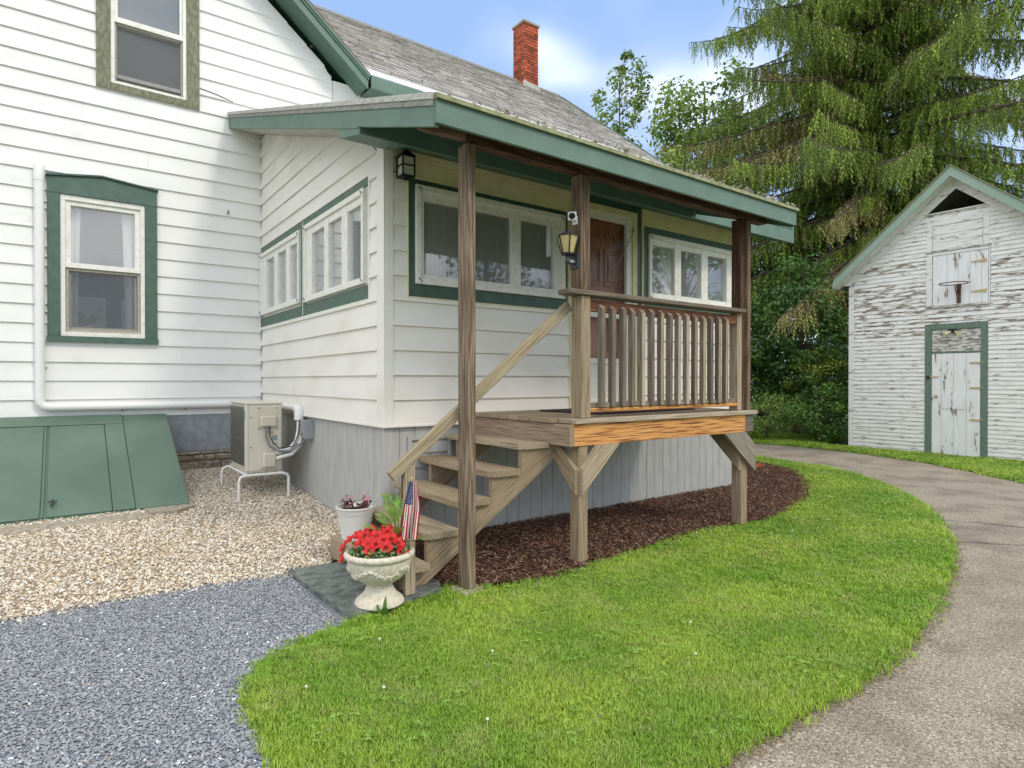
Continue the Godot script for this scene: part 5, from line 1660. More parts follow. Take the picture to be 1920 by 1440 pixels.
	plate.call("header", -3.40, -1.559, ln - 0.22, ln - 0.008, -0.003, 0.022, 0.003)
	plate.call("door_leaf", -2.215, -1.737, 0.012, ln - 0.228, -0.003, 0.014, 0.004)
	plate.call("door_leaf", -2.74, -2.262, 0.012, ln - 0.228, -0.003, 0.014, 0.004)
	plate.call("door_leaf", -3.38, -2.745, 0.012, ln - 0.228, -0.003, 0.010, 0.004)
	plate.call("astragal", -2.258, -2.238, 0.012, ln - 0.228, -0.003, 0.012, 0.003)
	mb = MB.new()
	mb.box2(Vector3(-3.40, 0.06, -2.058) - b.position, Vector3(-1.113, 0.148, -2.04) - b.position)
	mb.extrude(PackedVector2Array([Vector2(-3.76, 0.2), Vector2(-2.06, 0.06), Vector2(-2.06, 0.13), Vector2(-3.76, 0.925)]), Transform3D(Vector3(0, 0, 1), Vector3(0, 1, 0), Vector3(-1, 0, 0), Vector3(-1.116, 0, 0) - b.position), 0.02)
	put(b, "cheek", mb.mesh(), M["cellar green"])
	for k in 6:
		mb = MB.new()
		var q := base + Vector3(-1.575, 0, 0) + up * (0.06 + k * 0.32) - b.position
		mb.tube([q + nr * 0.008, q + nr * 0.013], [0.008, 0.005], 8)
		put(b, "rivet", mb.mesh(), M["cellar green"])
	mb = MB.new()
	var hq := base + Vector3(-2.175, 0, 0) + up * 0.20 + nr * 0.014 - b.position
	mb.tube([hq, hq + nr * 0.03], [0.014, 0.012], 10)
	mb.tube([hq + nr * 0.03 + up * 0.02, hq + nr * 0.032 - up * 0.075], [0.010, 0.008], 8)
	mb.tube([hq + nr * 0.028 - Vector3(0.035, 0, 0), hq + nr * 0.028 + Vector3(0.035, 0, 0)], [0.007, 0.007], 8)
	put(b, "handle", mb.mesh(), M["dark metal"])
	mb = MB.new()
	mb.cbox(Transform3D(Basis(Vector3.UP, 0.02), Vector3(-2.45, 0.075, -1.88)), Vector3(2.0, 0.13, 0.32), 0.012)
	var cs := structure("concrete_sill", mb, M["concrete"])
	cs.name = "concrete_path"
	mb = MB.new()
	mb.extrude(PackedVector2Array([Vector2(-1.50, -2.03), Vector2(-1.12, -2.03), Vector2(-1.08, -1.93), Vector2(-1.25, -1.78), Vector2(-1.46, -1.80)]), Transform3D(Vector3(1, 0, 0), Vector3(0, 0, 1), Vector3(0, -1, 0), Vector3(0, 0.155, 0)), 0.03)
	solo("flat_stone", "thin grey flat stone lying in gravel at the bulkhead corner", "stone", mb, M["concrete"])

	# slate slab at the foot of the steps
	mb = MB.new()
	mb.extrude(PackedVector2Array([Vector2(-0.835, 0.225), Vector2(-0.80, 1.285), Vector2(-0.16, 1.19), Vector2(-0.10, 1.05), Vector2(-0.10, 0.25)]), Transform3D(Vector3(1, 0, 0), Vector3(0, 0, 1), Vector3(0, -1, 0), Vector3(0, 0.028, 0)), 0.06)
	solo("slate_slab", "large dark green-grey slate slab at the foot of the porch steps", "slab", mb, M["slate"])
	# broken bricks at the end of the bed
	for q in [[6.25, -0.62, 0.3, "nearer the porch"], [6.48, -0.72, 1.1, "nearer the lawn"]]:
		mb = MB.new()
		mb.cbox(Transform3D(Basis(Vector3.UP, q[2]) * Basis(Vector3.RIGHT, 0.2), Vector3(q[0], 0.05, q[1])), Vector3(0.2, 0.06, 0.1), 0.006)
		solo("loose_brick", "loose red brick lying at the end of the mulch bed, %s" % q[3], "brick", mb, M["brick 1"], Transform3D(), "loose bricks in the bed")


# ---------------------------------------------------------------- barn
func make_barn() -> void:
	var out := Transform3D(Vector3(0, 0, 1), Vector3(0, 1, 0), Vector3(-1, 0, 0), Vector3(10.68, 0, 0))
	var barn := thing("barn", "small white barn with flaking paint and green trim across the driveway", "barn")
	var mid := 0.545
	var roof := func(z: float, d: float) -> float: return 5.12 - 0.868 * absf(z - mid) - d
	# walls
	var door_r := rect(0.077, 1.023, -0.1, 2.37)
	var wall := part(barn, "front_wall", out)
	var mb := MB.new()
	cells(mb, rect(-1.27, 2.36, -0.05, 3.15), [], -0.12, 0.0)
	mb.extrude(PackedVector2Array([Vector2(-1.27, 3.15), Vector2(2.36, 3.15), Vector2(2.36, 3.30), Vector2(1.13, 4.37), Vector2(-0.04, 4.37), Vector2(-1.27, 3.30)]), Transform3D(Basis(), Vector3(0, 0, -0.12)), 0.12)
	put(wall, "sheathing", mb.mesh(), M["barn worn paint"])
	var lim := func(y: float) -> Vector2:
		var half := 1.815 if y < 3.05 else minf(1.815, (4.87 - y) / 0.868)
		return Vector2(maxf(-1.17, mid - half), minf(2.26, mid + half))
	var holes := [door_r, rect(0.085, 1.055, 2.655, 3.705), rect(0.10, 1.035, 3.705, 4.26)]
	siding(wall, -0.02, 2.18, 0.076, lim, holes, [M["barn paint"]], 0.019, 2.4)
	siding(wall, 2.184, 3.552, 0.076, lim, holes, [M["barn flaking"], M["barn flaking"], M["barn paint"]], 0.019, 2.4)
	siding(wall, 3.552, 4.33, 0.076, lim, holes, [M["barn paint"]], 0.019, 2.4)
	lbox(wall, "corner_board", M["barn paint"], -1.275, -1.172, -0.03, 3.22, 0.0, 0.02)
	lbox(wall, "corner_board", M["barn paint"], 2.262, 2.365, -0.03, 3.22, 0.0, 0.02)
	# door
	ring(wall, "door_casing", M["barn green"], rect(0.077, 1.023, -0.02, 2.37), 0.103, 0.098, 0.0, 0.105, 0.0, 0.03)
	var door := part(barn, "door", out)
	var x := 0.186
	for wdt in [0.15, 0.19, 0.19, 0.203]:
		lbox(door, "plank", M["barn door paint"], x, x + wdt - 0.004, 0.02, 1.83, 0.0, 0.018 + rng.randf_range(-0.002, 0.002))
		x += wdt
	lbox(door, "patch", M["barn door paint"], 0.36, 0.70, 0.84, 1.12, 0.021, 0.031)
	lbox(door, "threshold", M["barn worn paint"], 0.18, 0.925, -0.02, 0.018, 0.0, 0.03)
	for y in [1.66, 1.22, 0.66]:
		lbox(door, "hinge", M["hinge tan"], 0.77, 0.955, y - 0.014, y + 0.014, 0.02, 0.035)
		lbox(door, "hinge", M["zinc"], 0.92, 0.945, y - 0.035, y + 0.035, 0.031, 0.04)
	lbox(door, "latch", M["hinge tan"], 0.13, 0.30, 1.405, 1.425, 0.032, 0.042)
	lbox(door, "latch", M["cable black"], 0.11, 0.16, 1.38, 1.43, 0.031, 0.05)
	mb = MB.new()
	mb.tube([Vector3(0.255, 1.06, 0.02), Vector3(0.255, 1.06, 0.03), Vector3(0.255, 1.06, 0.06), Vector3(0.255, 1.06, 0.075)], [0.03, 0.012, 0.026, 0.018], 12)
	put(door, "knob", mb.mesh(), M["hinge tan"])
	var tr := part(barn, "transom", out)
	lbox(tr, "plank", M["barn worn paint"], 0.184, 0.921, 2.06, 2.262, 0.0, 0.012)
	lbox(tr, "plank", M["barn worn paint"], 0.184, 0.921, 1.868, 2.055, 0.0, 0.010)
	lbox(tr, "rail", M["barn green"], 0.184, 0.921, 1.838, 1.862, 0.0, 0.022)
	# loft door and the panel above it
	var loft := part(barn, "loft_door", out)
	lbox(loft, "jamb", M["barn paint"], 0.09, 0.185, 2.70, 3.66, 0.0, 0.022)
	lbox(loft, "jamb", M["barn paint"], 1.03, 1.05, 2.70, 3.66, 0.0, 0.022)
	lbox(loft, "lintel", M["barn worn paint"], 0.08, 1.06, 3.67, 3.70, 0.0, 0.04)
	lbox(loft, "lintel", M["barn paint"], 0.19, 1.026, 3.61, 3.665, 0.0, 0.026)
	lbox(loft, "sill", M["barn worn paint"], 0.08, 1.06, 2.66, 2.695, 0.0, 0.04)
	x = 0.20
	for wdt in [0.22, 0.17, 0.17, 0.17, 0.096]:
		lbox(loft, "plank", M["barn door paint"], x, x + wdt - 0.004, 2.70, 3.605, 0.0, 0.018 + rng.randf_range(-0.002, 0.002))
		x += wdt
	for y in [2.90, 3.42]:
		mb = MB.new()
		mb.extrude(PackedVector2Array([Vector2(0.78, y - 0.008), Vector2(0.98, y - 0.026), Vector2(1.0, y - 0.035), Vector2(1.0, y + 0.035), Vector2(0.98, y + 0.026), Vector2(0.78, y + 0.008)]), Transform3D(Basis(), Vector3(0, 0, 0.02)), 0.008)
		put(loft, "hinge", mb.mesh(), M["hinge tan"])
	var pan := part(barn, "gable_panel", out)
	lbox(pan, "stile", M["barn paint"], 0.10, 0.186, 3.705, 4.26, 0.0, 0.02)
	lbox(pan, "stile", M["barn paint"], 0.945, 1.035, 3.705, 4.26, 0.0, 0.02)
	for q in [[3.705, 3.84], [3.845, 3.98], [3.985, 4.14]]:
		lbox(pan, "plank", M["barn paint"], 0.194, 0.937, q[0], q[1], 0.0, 0.013 + rng.randf_range(-0.002, 0.003))
	lbox(pan, "plank", M["barn paint"], 0.188, 0.943, 4.15, 4.26, 0.0, 0.018)
	# dark gap under the peak
	var vent := part(barn, "vent", out)
	mb = MB.new()
	mb.box2(Vector3(0.02, 4.372, -0.10), Vector3(1.07, 4.392, 0.012))
	put(vent, "sill", mb.mesh(), M["barn paint"])
	mb = MB.new()
	mb.extrude(PackedVector2Array([Vector2(-0.3, 4.1), Vector2(1.4, 4.1), Vector2(mid, 4.95)]), Transform3D(Basis(), Vector3(0, 0, -1.4)), 0.05)
	put(vent, "inner_boards", mb.mesh(), M["bare timber"])
	# other walls
	mb = MB.new()
	mb.box2(Vector3(10.80, -0.05, -1.26), Vector3(15.3, 3.3, -1.14))
	mb.box2(Vector3(10.80, -0.05, 2.24), Vector3(15.3, 3.3, 2.35))
	mb.box2(Vector3(15.2, -0.05, -1.14), Vector3(15.3, 3.3, 2.24))
	mb.extrude(PackedVector2Array([Vector2(-1.2, 3.3), Vector2(2.3, 3.3), Vector2(mid, 4.9)]), Transform3D(Vector3(0, 0, 1), Vector3(0, 1, 0), Vector3(-1, 0, 0), Vector3(15.3, 0, 0)), 0.1)
	put(barn, "rear_walls", mb.mesh(), M["barn paint"])
	# roof
	var rf := part(barn, "roof")
	for s in [-1.0, 1.0]:
		var e: float = mid + s * 2.0
		var a := [Vector2(e, roof.call(e, 0.0)), Vector2(mid, roof.call(mid, 0.0)), Vector2(mid, roof.call(mid, 0.05)), Vector2(e, roof.call(e, 0.05))]
		put(rf, "slope", along_x(a, 10.42, 15.5), M["shingle"])
		var b := [Vector2(e, roof.call(e, 0.012)), Vector2(mid, roof.call(mid, 0.012)), Vector2(mid, roof.call(mid, 0.19)), Vector2(e, roof.call(e, 0.19))]
		put(rf, "rake_board", along_x(b, 10.393, 10.418), M["barn rake green"])
		var d := [Vector2(e, roof.call(e, -0.012)), Vector2(mid, roof.call(mid, -0.012)), Vector2(mid, roof.call(mid, 0.010)), Vector2(e, roof.call(e, 0.010))]
		put(rf, "drip_edge", along_x(d, 10.37, 10.44), M["olive edge"])
		var f := [Vector2(e, roof.call(e, 0.17)), Vector2(mid, roof.call(mid, 0.17)), Vector2(mid, roof.call(mid, 0.185)), Vector2(e, roof.call(e, 0.185))]
		put(rf, "soffit", along_x(f, 10.419, 10.655), M["barn paint"])
		var g := [Vector2(mid + s * 1.93, roof.call(mid + s * 1.93, 0.186)), Vector2(mid, roof.call(mid, 0.186)), Vector2(mid, roof.call(mid, 0.36)), Vector2(mid + s * 1.8, roof.call(mid + s * 1.8, 0.31))]
		put(rf, "frieze", along_x(g, 10.655, 10.679), M["barn paint"])
		put(rf, "eave_board", along_x([Vector2(e, roof.call(e, 0.05)), Vector2(e + s * 0.022, roof.call(e, 0.05)), Vector2(e + s * 0.022, roof.call(e, 0.19)), Vector2(e, roof.call(e, 0.19))], 10.42, 15.5), M["barn rake green"])
	# basketball hoop on the loft door
	var hoop := thing("basketball_hoop", "bare rusty basketball hoop fixed to the barn loft door", "hoop", Vector3(10.66, 2.72, 0.60))
	mb = MB.new()
	var pts := []
	var rad := []
	for k in 25:
		pts.append(Vector3(-0.26 + cos(TAU * k / 24) * 0.21, 0.32, sin(TAU * k / 24) * 0.21))
		rad.append(0.009)
	mb.tube(pts, rad, 6, false)
	put(hoop, "rim", mb.mesh(), M["rust"])
	mb = MB.new()
	mb.cbox(Transform3D(Basis(), Vector3(-0.012, 0.17, 0)), Vector3(0.016, 0.34, 0.06), 0.003)
	mb.tube([Vector3(-0.02, 0.20, 0), Vector3(-0.10, 0.28, 0), Vector3(-0.12, 0.315, 0)], [0.016, 0.016, 0.014], 8)
	mb.tube([Vector3(-0.02, 0.12, -0.02), Vector3(-0.07, 0.31, -0.05)], [0.008, 0.008], 6)
	mb.tube([Vector3(-0.02, 0.12, 0.02), Vector3(-0.07, 0.31, 0.05)], [0.008, 0.008], 6)
	put(hoop, "bracket", mb.mesh(), M["rust"])
	# flood light over the door
	var fl := thing("flood_light", "small twin flood light fixture above the barn door", "light fixture", Vector3(10.66, 2.2, 0.52))
	mb = MB.new()
	mb.cbox(Transform3D(Basis(), Vector3(-0.02, 0.03, 0)), Vector3(0.05, 0.05, 0.13), 0.008)
	put(fl, "base", mb.mesh(), M["black iron"])
	for s in [-1.0, 1.0]:
		mb = MB.new()
		mb.tube([Vector3(-0.03, 0.02, s * 0.03), Vector3(-0.06, -0.01, s * 0.08), Vector3(-0.10, -0.03, s * 0.11)], [0.015, 0.02, 0.042], 10)
		put(fl, "lamp_head", mb.mesh(), M["cream bounce tint"])


# ---------------------------------------------------------------- plants
func leaf_mesh(fold := 0.25) -> Mesh:
	var mb := MB.new()
	var a := Vector3(0, 0, 0); var t := Vector3(1, -0.18, 0)
	var m := Vector3(0.5, 0.0, 0)
	var l := Vector3(0.42, fold * 0.3, 0.27); var r := Vector3(0.42, fold * 0.3, -0.27)
	mb.otri(a, l, m, Vector3.UP); mb.otri(l, t, m, Vector3.UP)
	mb.otri(a, r, m, Vector3.UP); mb.otri(r, t, m, Vector3.UP)
	return mb.mesh()


func rand_dir() -> Vector3:
	return Vector3(rng.randfn(), rng.randfn(), rng.randfn()).normalized()


# leaves in the outer part of many small clumps
func leaf_cloud(clumps: Array, size: Vector2, tones: Array) -> Array:
	var xf := []
	var cols := []
	for c in clumps:
		var centre: Vector3 = c[0]
		var r: Vector3 = c[1]
		var tone: Color = pick(tones)
		for i in c[2]:
			var d := rand_dir()
			var p := centre + d * r * pow(rng.randf(), 0.36)
			var s := rng.randf_range(size.x, size.y)
			var face := (d + rand_dir() * 0.8 + Vector3(0, 0.5, 0)).normalized()
			var x := face.cross(rand_dir()).normalized()
			xf.append(Transform3D(Basis(x, face, x.cross(face)).scaled_local(Vector3.ONE * s), p))
			var k := tone * rng.randf_range(0.72, 1.25)
			cols.append(Color(k.r, k.g, k.b))
	return [xf, cols]


func leafy_tree(called: String, label: String, category: String, at: Vector3, height: float, trunk_r: float, clumps: Array, size: Vector2, tones: Array, group := "", fork := 0.62) -> Node3D:
	var t := thing(called, label, category, at, group)
	var mb := MB.new()
	var lean := Vector3(rng.randf_range(-0.05, 0.05), 0, rng.randf_range(-0.05, 0.05)) * height
	mb.tube([Vector3(0, -0.1, 0), Vector3(0, height * 0.3, 0) + lean * 0.2, Vector3(0, height * 0.65, 0) + lean * 0.6, Vector3(0, height, 0) + lean], [trunk_r * 1.25, trunk_r, trunk_r * 0.6, trunk_r * 0.15], 8)
	put(t, "trunk", mb.mesh(), M["bark"])
	mb = MB.new()
	for c in clumps:
		var e: Vector3 = c[0]
		var y := clampf(e.y * fork, height * 0.12, height * 0.92)
		var b := Vector3(0, y, 0) + lean * (y / height)
		mb.tube([b, b.lerp(e, 0.5) + Vector3(0, 0.06, 0), e], [trunk_r * 0.22, trunk_r * 0.13, trunk_r * 0.04], 5, false)
	put(t, "limbs", mb.mesh(), M["bark"])
	var f := leaf_cloud(clumps, size, tones)
	scatter(t, "crown", leaf_mesh(), M["leaf"], f[0], f[1]).set_meta("kind", "stuff")
	return t


func ball_clumps(n: int, centre: Vector3, r: Vector3, cr: Vector2, per: int) -> Array:
	var out := []
	for i in n:
		var d := rand_dir()
		var p := centre + d * r * rng.randf_range(0.55, 1.0)
		if p.y < 0.15: p.y = 0.15 + rng.randf() * 0.3
		var q := rng.randf_range(cr.x, cr.y)
		out.append([p, Vector3(q, q * 0.7, q), per])
	return out


func sprig_mesh(sd: int) -> Mesh:
	var r := RandomNumberGenerator.new()
	r.seed = sd
	var mb := MB.new()
	for i in 22:
		var k := i / 22.0
		var a := i * 2.4 + r.randf() * 0.5
		var d := Vector3(cos(a), -1.1, sin(a)).normalized()
		var sd2 := d.cross(Vector3.UP).normalized()
		var p := Vector3(0.04 * sin(k * 5.0), -k, 0.03 * cos(k * 4.0))
		var l := lerpf(0.26, 0.13, k) * r.randf_range(0.7, 1.25)
		var w := 0.031
		mb.quad(p - sd2 * w * 0.5, p + sd2 * w * 0.5, p + d * l * 0.55 + sd2 * w, p + d * l * 0.55 - sd2 * w)
		mb.tri(p + d * l * 0.55 - sd2 * w, p + d * l * 0.55 + sd2 * w, p + d * l)
	return mb.mesh()


func make_spruce() -> void:
	rng.seed = 415
	var at := Vector3(16.1, 0, -3.2)
	var t := thing("spruce_tree", "tall old spruce with drooping branches behind the barn", "tree", at)
	var H := 22.0
	var mb := MB.new()
	mb.tube([Vector3(0, -0.2, 0), Vector3(0.02, 1.5, 0), Vector3(-0.02, 6, 0.03), Vector3(0.03, 12, 0), Vector3(0, 18, 0.02), Vector3(0, H, 0)], [0.48, 0.37, 0.31, 0.22, 0.11, 0.02], 12)
	put(t, "trunk", mb.mesh(), M["bark"])
	var xf := [[], [], []]
	var cols := [[], [], []]
	var fine := MB.new()
	var y := 3.0
	var az := 0.4
	while y < 20.5:
		var L := 7.3 * pow(clampf(1.0 - (y - 3.0) / 19.0, 0.02, 1.0), 0.5) * rng.randf_range(0.6, 1.1)
		az += 2.399 + rng.randf_range(-0.3, 0.3)
		var d := Vector3(cos(az), 0, sin(az))
		var side := Vector3(-d.z, 0, d.x)
		var droop := rng.randf_range(0.34, 0.56) + (0.22 if y < 7.0 else 0.0)
		var lift := rng.randf_range(0.0, 0.14)
		var curve := rng.randf_range(-0.08, 0.08)
		# limbs stop short of the barn and of the ground
		var clear := false
		while not clear and L > 0.6:
			clear = true
			for i in range(3, 12):
				var u := i / 10.0
				var q := at + Vector3(0, y, 0) + d * L * u + side * L * curve * u * u + Vector3.UP * L * (lift * u - droop * u * u + 0.24 * u * u * u * u)
				if q.y < 2.6 or (q.x > 9.8 and q.x < 16.0 and q.z > -2.0 and q.z < 3.0 and q.y < 6.2):
					clear = false
			if not clear:
				L *= 0.88
		if L < 0.7:
			y += 0.1
			continue
		var path := func(k: float) -> Vector3:
			return Vector3(0, y, 0) + d * L * k + side * L * curve * k * k + Vector3.UP * L * (lift * k - droop * k * k + 0.24 * k * k * k * k)
		var pts := []
		var rad := []
		for i in 9:
			pts.append(path.call(i / 8.0))
			rad.append(lerpf(0.055 * L / 5.0, 0.008, i / 8.0))
		var limb := MB.new()
		limb.tube(pts, rad, 6, false)
		put(t, "limb", limb.mesh(), M["bark"])
		# one tone for each limb: fresh green, dull green, some brownish
		var tone := Color(0.19, 0.27, 0.045).lerp(Color(0.34, 0.45, 0.08), rng.randf())
		if rng.randf() < 0.12: tone = Color(0.34, 0.31, 0.11)
		var dead := rng.randf() < 0.06
		var k := 0.10
		while k < 1.0:
			var p: Vector3 = path.call(k)
			var ahead: Vector3 = (path.call(k + 0.02) - p).normalized()
			for s in [-1.0, 1.0]:
				if rng.randf() < 0.22: continue
				var bl := rng.randf_range(0.35, 1.0) * (1.15 - 0.75 * k) * L / 5.5
				var bd: Vector3 = (ahead * rng.randf_range(0.4, 1.0) + side * s).normalized()
				var bend := rng.randf_range(0.35, 0.6)
				fine.tube([p, p + bd * bl * 0.5 - Vector3(0, bl * 0.08, 0), p + bd * bl - Vector3(0, bl * bend, 0)], [0.010, 0.007, 0.003], 4, false)
				if dead: continue
				var m := maxi(2, int(bl * rng.randf_range(9.0, 15.0)))
				for i in m:
					var u := (i + rng.randf()) / m
					var q: Vector3 = p + bd * bl * u - Vector3(0, bl * bend * u * u, 0)
					var hang := rng.randf_range(0.28, 0.95) * (1.0 - 0.4 * k)
					var w := hang * rng.randf_range(0.55, 0.95)
					var j := rng.randi() % 3
					var tilt := Basis(Vector3.UP, rng.randf() * TAU) * Basis(Vector3.RIGHT, rng.randf_range(-0.5, 0.5))
					xf[j].append(Transform3D(tilt.scaled_local(Vector3(w, hang, w)), q))
					var c := tone.lerp(Color(0.46, 0.58, 0.10), 0.6 if rng.randf() < 0.14 else 0.0) * rng.randf_range(0.6, 1.3)
					if rng.randf() < 0.04: c = Color(0.28, 0.22, 0.12)
					cols[j].append(Color(c.r, c.g, c.b))
			# along the limb itself
			for i in 4:
				if dead: break
				var hang := rng.randf_range(0.18, 0.5)
				var j := rng.randi() % 3
				xf[j].append(Transform3D((Basis(Vector3.UP, rng.randf() * TAU) * Basis(Vector3.RIGHT, rng.randf_range(-0.5, 0.5))).scaled_local(Vector3(hang * 0.8, hang, hang * 0.8)), path.call(k + rng.randf() * 0.03)))
				var c := tone * rng.randf_range(0.6, 1.3)
				cols[j].append(Color(c.r, c.g, c.b))
			k += 0.17 / L * rng.randf_range(0.8, 1.2)
		y += rng.randf_range(0.05, 0.11) * (1.0 if y < 13.0 else 2.4)
	put(t, "branchlets", fine.mesh(), M["twig"])
	for j in 3:
		scatter(t, "needles", sprig_mesh(300 + j), M["needle"], xf[j], cols[j]).set_meta("kind", "stuff")


func make_trees() -> void:
	make_spruce()
	var greens := [Color(0.11, 0.22, 0.04), Color(0.14, 0.27, 0.05), Color(0.085, 0.18, 0.035), Color(0.18, 0.32, 0.06)]
	var light := [Color(0.24, 0.34, 0.06), Color(0.30, 0.40, 0.08), Color(0.18, 0.28, 0.05)]
	var deep := [Color(0.09, 0.20, 0.045), Color(0.13, 0.26, 0.055), Color(0.075, 0.16, 0.038)]
	# young tree whose top shows over the wing's roof
	var cl := []
	for q in [[0.0, 11.9, 0.22, 0.16], [0.02, 11.55, 0.18, 0.2], [0.35, 11.45, 0.3, 0.4], [-0.35, 11.1, 0.35, 0.4], [0.15, 11.0, 0.4, 0.4], [0.65, 11.0, 0.3, 0.5], [-0.6, 10.7, 0.3, 0.3], [0.5, 10.5, 0.4, 0.4], [0.75, 10.55, 0.25, 0.4], [-0.1, 10.4, 0.4, 0.3], [-0.5, 10.1, 0.35, 0.3], [0.25, 9.9, 0.35, 0.3], [0.0, 9.6, 0.3, 0.3], [-0.35, 9.4, 0.35, 0.3], [0.15, 9.0, 0.35, 0.3], [0.55, 8.9, 0.3, 0.4], [-0.25, 8.6, 0.35, 0.3], [0.5, 8.3, 0.3, 0.4], [0.1, 8.0, 0.5, 0.4], [-0.4, 7.4, 0.6, 0.5], [0.4, 7.0, 0.7, 0.5], [0.0, 6.2, 0.8, 0.6], [-0.6, 5.5, 0.8, 0.6], [0.7, 5.3, 0.8, 0.6]]:
		cl.append([Vector3(q[0] * 0.8, q[1], q[0] * 0.59 + rng.randf_range(-0.3, 0.3)), Vector3(q[2], q[3], q[2]), 95])
	leafy_tree("young_tree", "slender young leafy tree rising beyond the house roof near the chimney", "tree", Vector3(12.65, 0, -9.4), 11.6, 0.07, cl, Vector2(0.11, 0.18), light, "", 0.95)
	# lower leafy tree between it and the spruce
	leafy_tree("leafy_tree", "light green broadleaf tree between the house roof and the spruce", "tree", Vector3(12.1, 0, -6.9), 7.8, 0.11, ball_clumps(96, Vector3(0, 5.7, 0), Vector3(2.1, 2.4, 2.1), Vector2(0.4, 0.7), 120), Vector2(0.09, 0.15), light)
	leafy_tree("leafy_tree", "tall yellow-green broadleaf tree standing behind the spruce's outer branches", "tree", Vector3(17.2, 0, -9.4), 12.3, 0.2, ball_clumps(80, Vector3(0, 9.6, 0), Vector3(2.4, 3.4, 2.4), Vector2(0.5, 0.85), 110), Vector2(0.14, 0.24), light)
	# the dark mass beside the barn
	leafy_tree("maple_tree", "dark green young maple standing right beside the barn's corner", "tree", Vector3(12.6, 0, -3.4), 4.4, 0.08, ball_clumps(70, Vector3(0, 2.5, 0), Vector3(1.1, 1.9, 1.2), Vector2(0.3, 0.5), 110), Vector2(0.08, 0.15), deep)
	leafy_tree("maple_tree", "dark green young maple in the hedge where the driveway bends", "tree", Vector3(11.6, 0, -5.2), 3.8, 0.08, ball_clumps(70, Vector3(0, 2.1, 0), Vector3(1.2, 1.7, 1.3), Vector2(0.3, 0.5), 110), Vector2(0.08, 0.15), greens)
	leafy_tree("maple_tree", "dark green young maple behind the hedge under the spruce", "tree", Vector3(14.6, 0, -5.6), 5.2, 0.1, ball_clumps(60, Vector3(0, 3.2, 0), Vector3(1.6, 2.2, 1.6), Vector2(0.4, 0.6), 90), Vector2(0.1, 0.18), deep)
	leafy_tree("shrub", "rounded glossy green shrub against the barn's corner board", "shrub", Vector3(11.15, 0, -2.15), 1.3, 0.03, ball_clumps(44, Vector3(0, 0.72, 0), Vector3(0.72, 0.72, 0.72), Vector2(0.18, 0.3), 120), Vector2(0.045, 0.085), greens)
	leafy_tree("shrub", "low leafy shrub with small pale leaves beside the rounded shrub", "shrub", Vector3(10.85, 0, -3.15), 0.9, 0.03, ball_clumps(30, Vector3(0, 0.5, 0), Vector3(0.7, 0.5, 0.7), Vector2(0.18, 0.3), 110), Vector2(0.04, 0.08), light)
	leafy_tree("shrub", "low dark green shrub at the bend of the driveway verge", "shrub", Vector3(10.75, 0, -4.6), 0.9, 0.03, ball_clumps(30, Vector3(0, 0.5, 0), Vector3(0.9, 0.55, 0.9), Vector2(0.2, 0.34), 110), Vector2(0.05, 0.09), greens)
	leafy_tree("shrub", "upright shrub with a few yellowing leaves between maple and barn", "shrub", Vector3(11.9, 0, -2.6), 2.1, 0.03, ball_clumps(30, Vector3(0, 1.3, 0), Vector3(0.6, 0.9, 0.6), Vector2(0.2, 0.32), 80), Vector2(0.06, 0.1), [Color(0.10, 0.18, 0.03), Color(0.3, 0.36, 0.05), Color(0.08, 0.15, 0.03)])
	# woods beyond
	var n := 0
	for q in [[24, -14, 9.0, "tall broadleaf tree in the woods far behind the spruce"], [27, -6, 8.0, "dark broadleaf tree in the woods straight behind the barn"], [20, -20, 10.0, "broadleaf tree in the woods beyond the slender young tree"], [14, -24, 9.0, "broadleaf tree in the woods behind the house wing"], [30, 2, 8.0, "broadleaf tree in the woods past the barn's far side"], [26, 9, 8.0, "broadleaf tree standing alone past the barn"], [4, -28, 10.0, "broadleaf tree far behind the brick chimney"], [-2.6, -18, 6.0, "broadleaf tree behind the house, seen through the gable window"]]:
		n += 1
		var h: float = q[2]
		leafy_tree("woodland_tree", q[3], "tree", Vector3(q[0], 0, q[1]), h, 0.22, ball_clumps(46, Vector3(0, h * 0.52, 0), Vector3(3.0, h * 0.46, 3.0), Vector2(0.8, 1.3), 42), Vector2(0.25, 0.42), deep if n % 2 else greens, "woodland trees beyond")
	for q in [[15.0, -4.0, "dense thicket between barn and spruce trunk"], [16.5, -7.5, "dense thicket under the spruce's lower branches"], [13.2, -8.6, "dense thicket behind the driveway bend"], [18.5, -5.5, "dense thicket behind the spruce trunk"], [11.6, -7.4, "dense thicket along the far driveway verge"]]:
		leafy_tree("thicket", q[2], "shrub", Vector3(q[0], 0, q[1]), 2.2, 0.05, ball_clumps(40, Vector3(0, 1.3, 0), Vector3(1.5, 1.4, 1.5), Vector2(0.4, 0.65), 70), Vector2(0.1, 0.18), greens)
	# trees across the drive, mirrored in the porch windows
	for q in [[11.0, 15.0, 8.0, "middle"], [16.0, 9.5, 9.0, "nearest the barn"], [5.5, 21.0, 8.0, "farthest from the barn"]]:
		var h: float = q[2]
		leafy_tree("yard_tree", "broadleaf tree across the driveway opposite the porch windows, %s" % q[3], "tree", Vector3(q[0], 0, q[1]), h, 0.2, ball_clumps(50, Vector3(0, h * 0.55, 0), Vector3(2.6, h * 0.36, 2.6), Vector2(0.6, 1.0), 46), Vector2(0.2, 0.34), greens, "trees across the driveway")


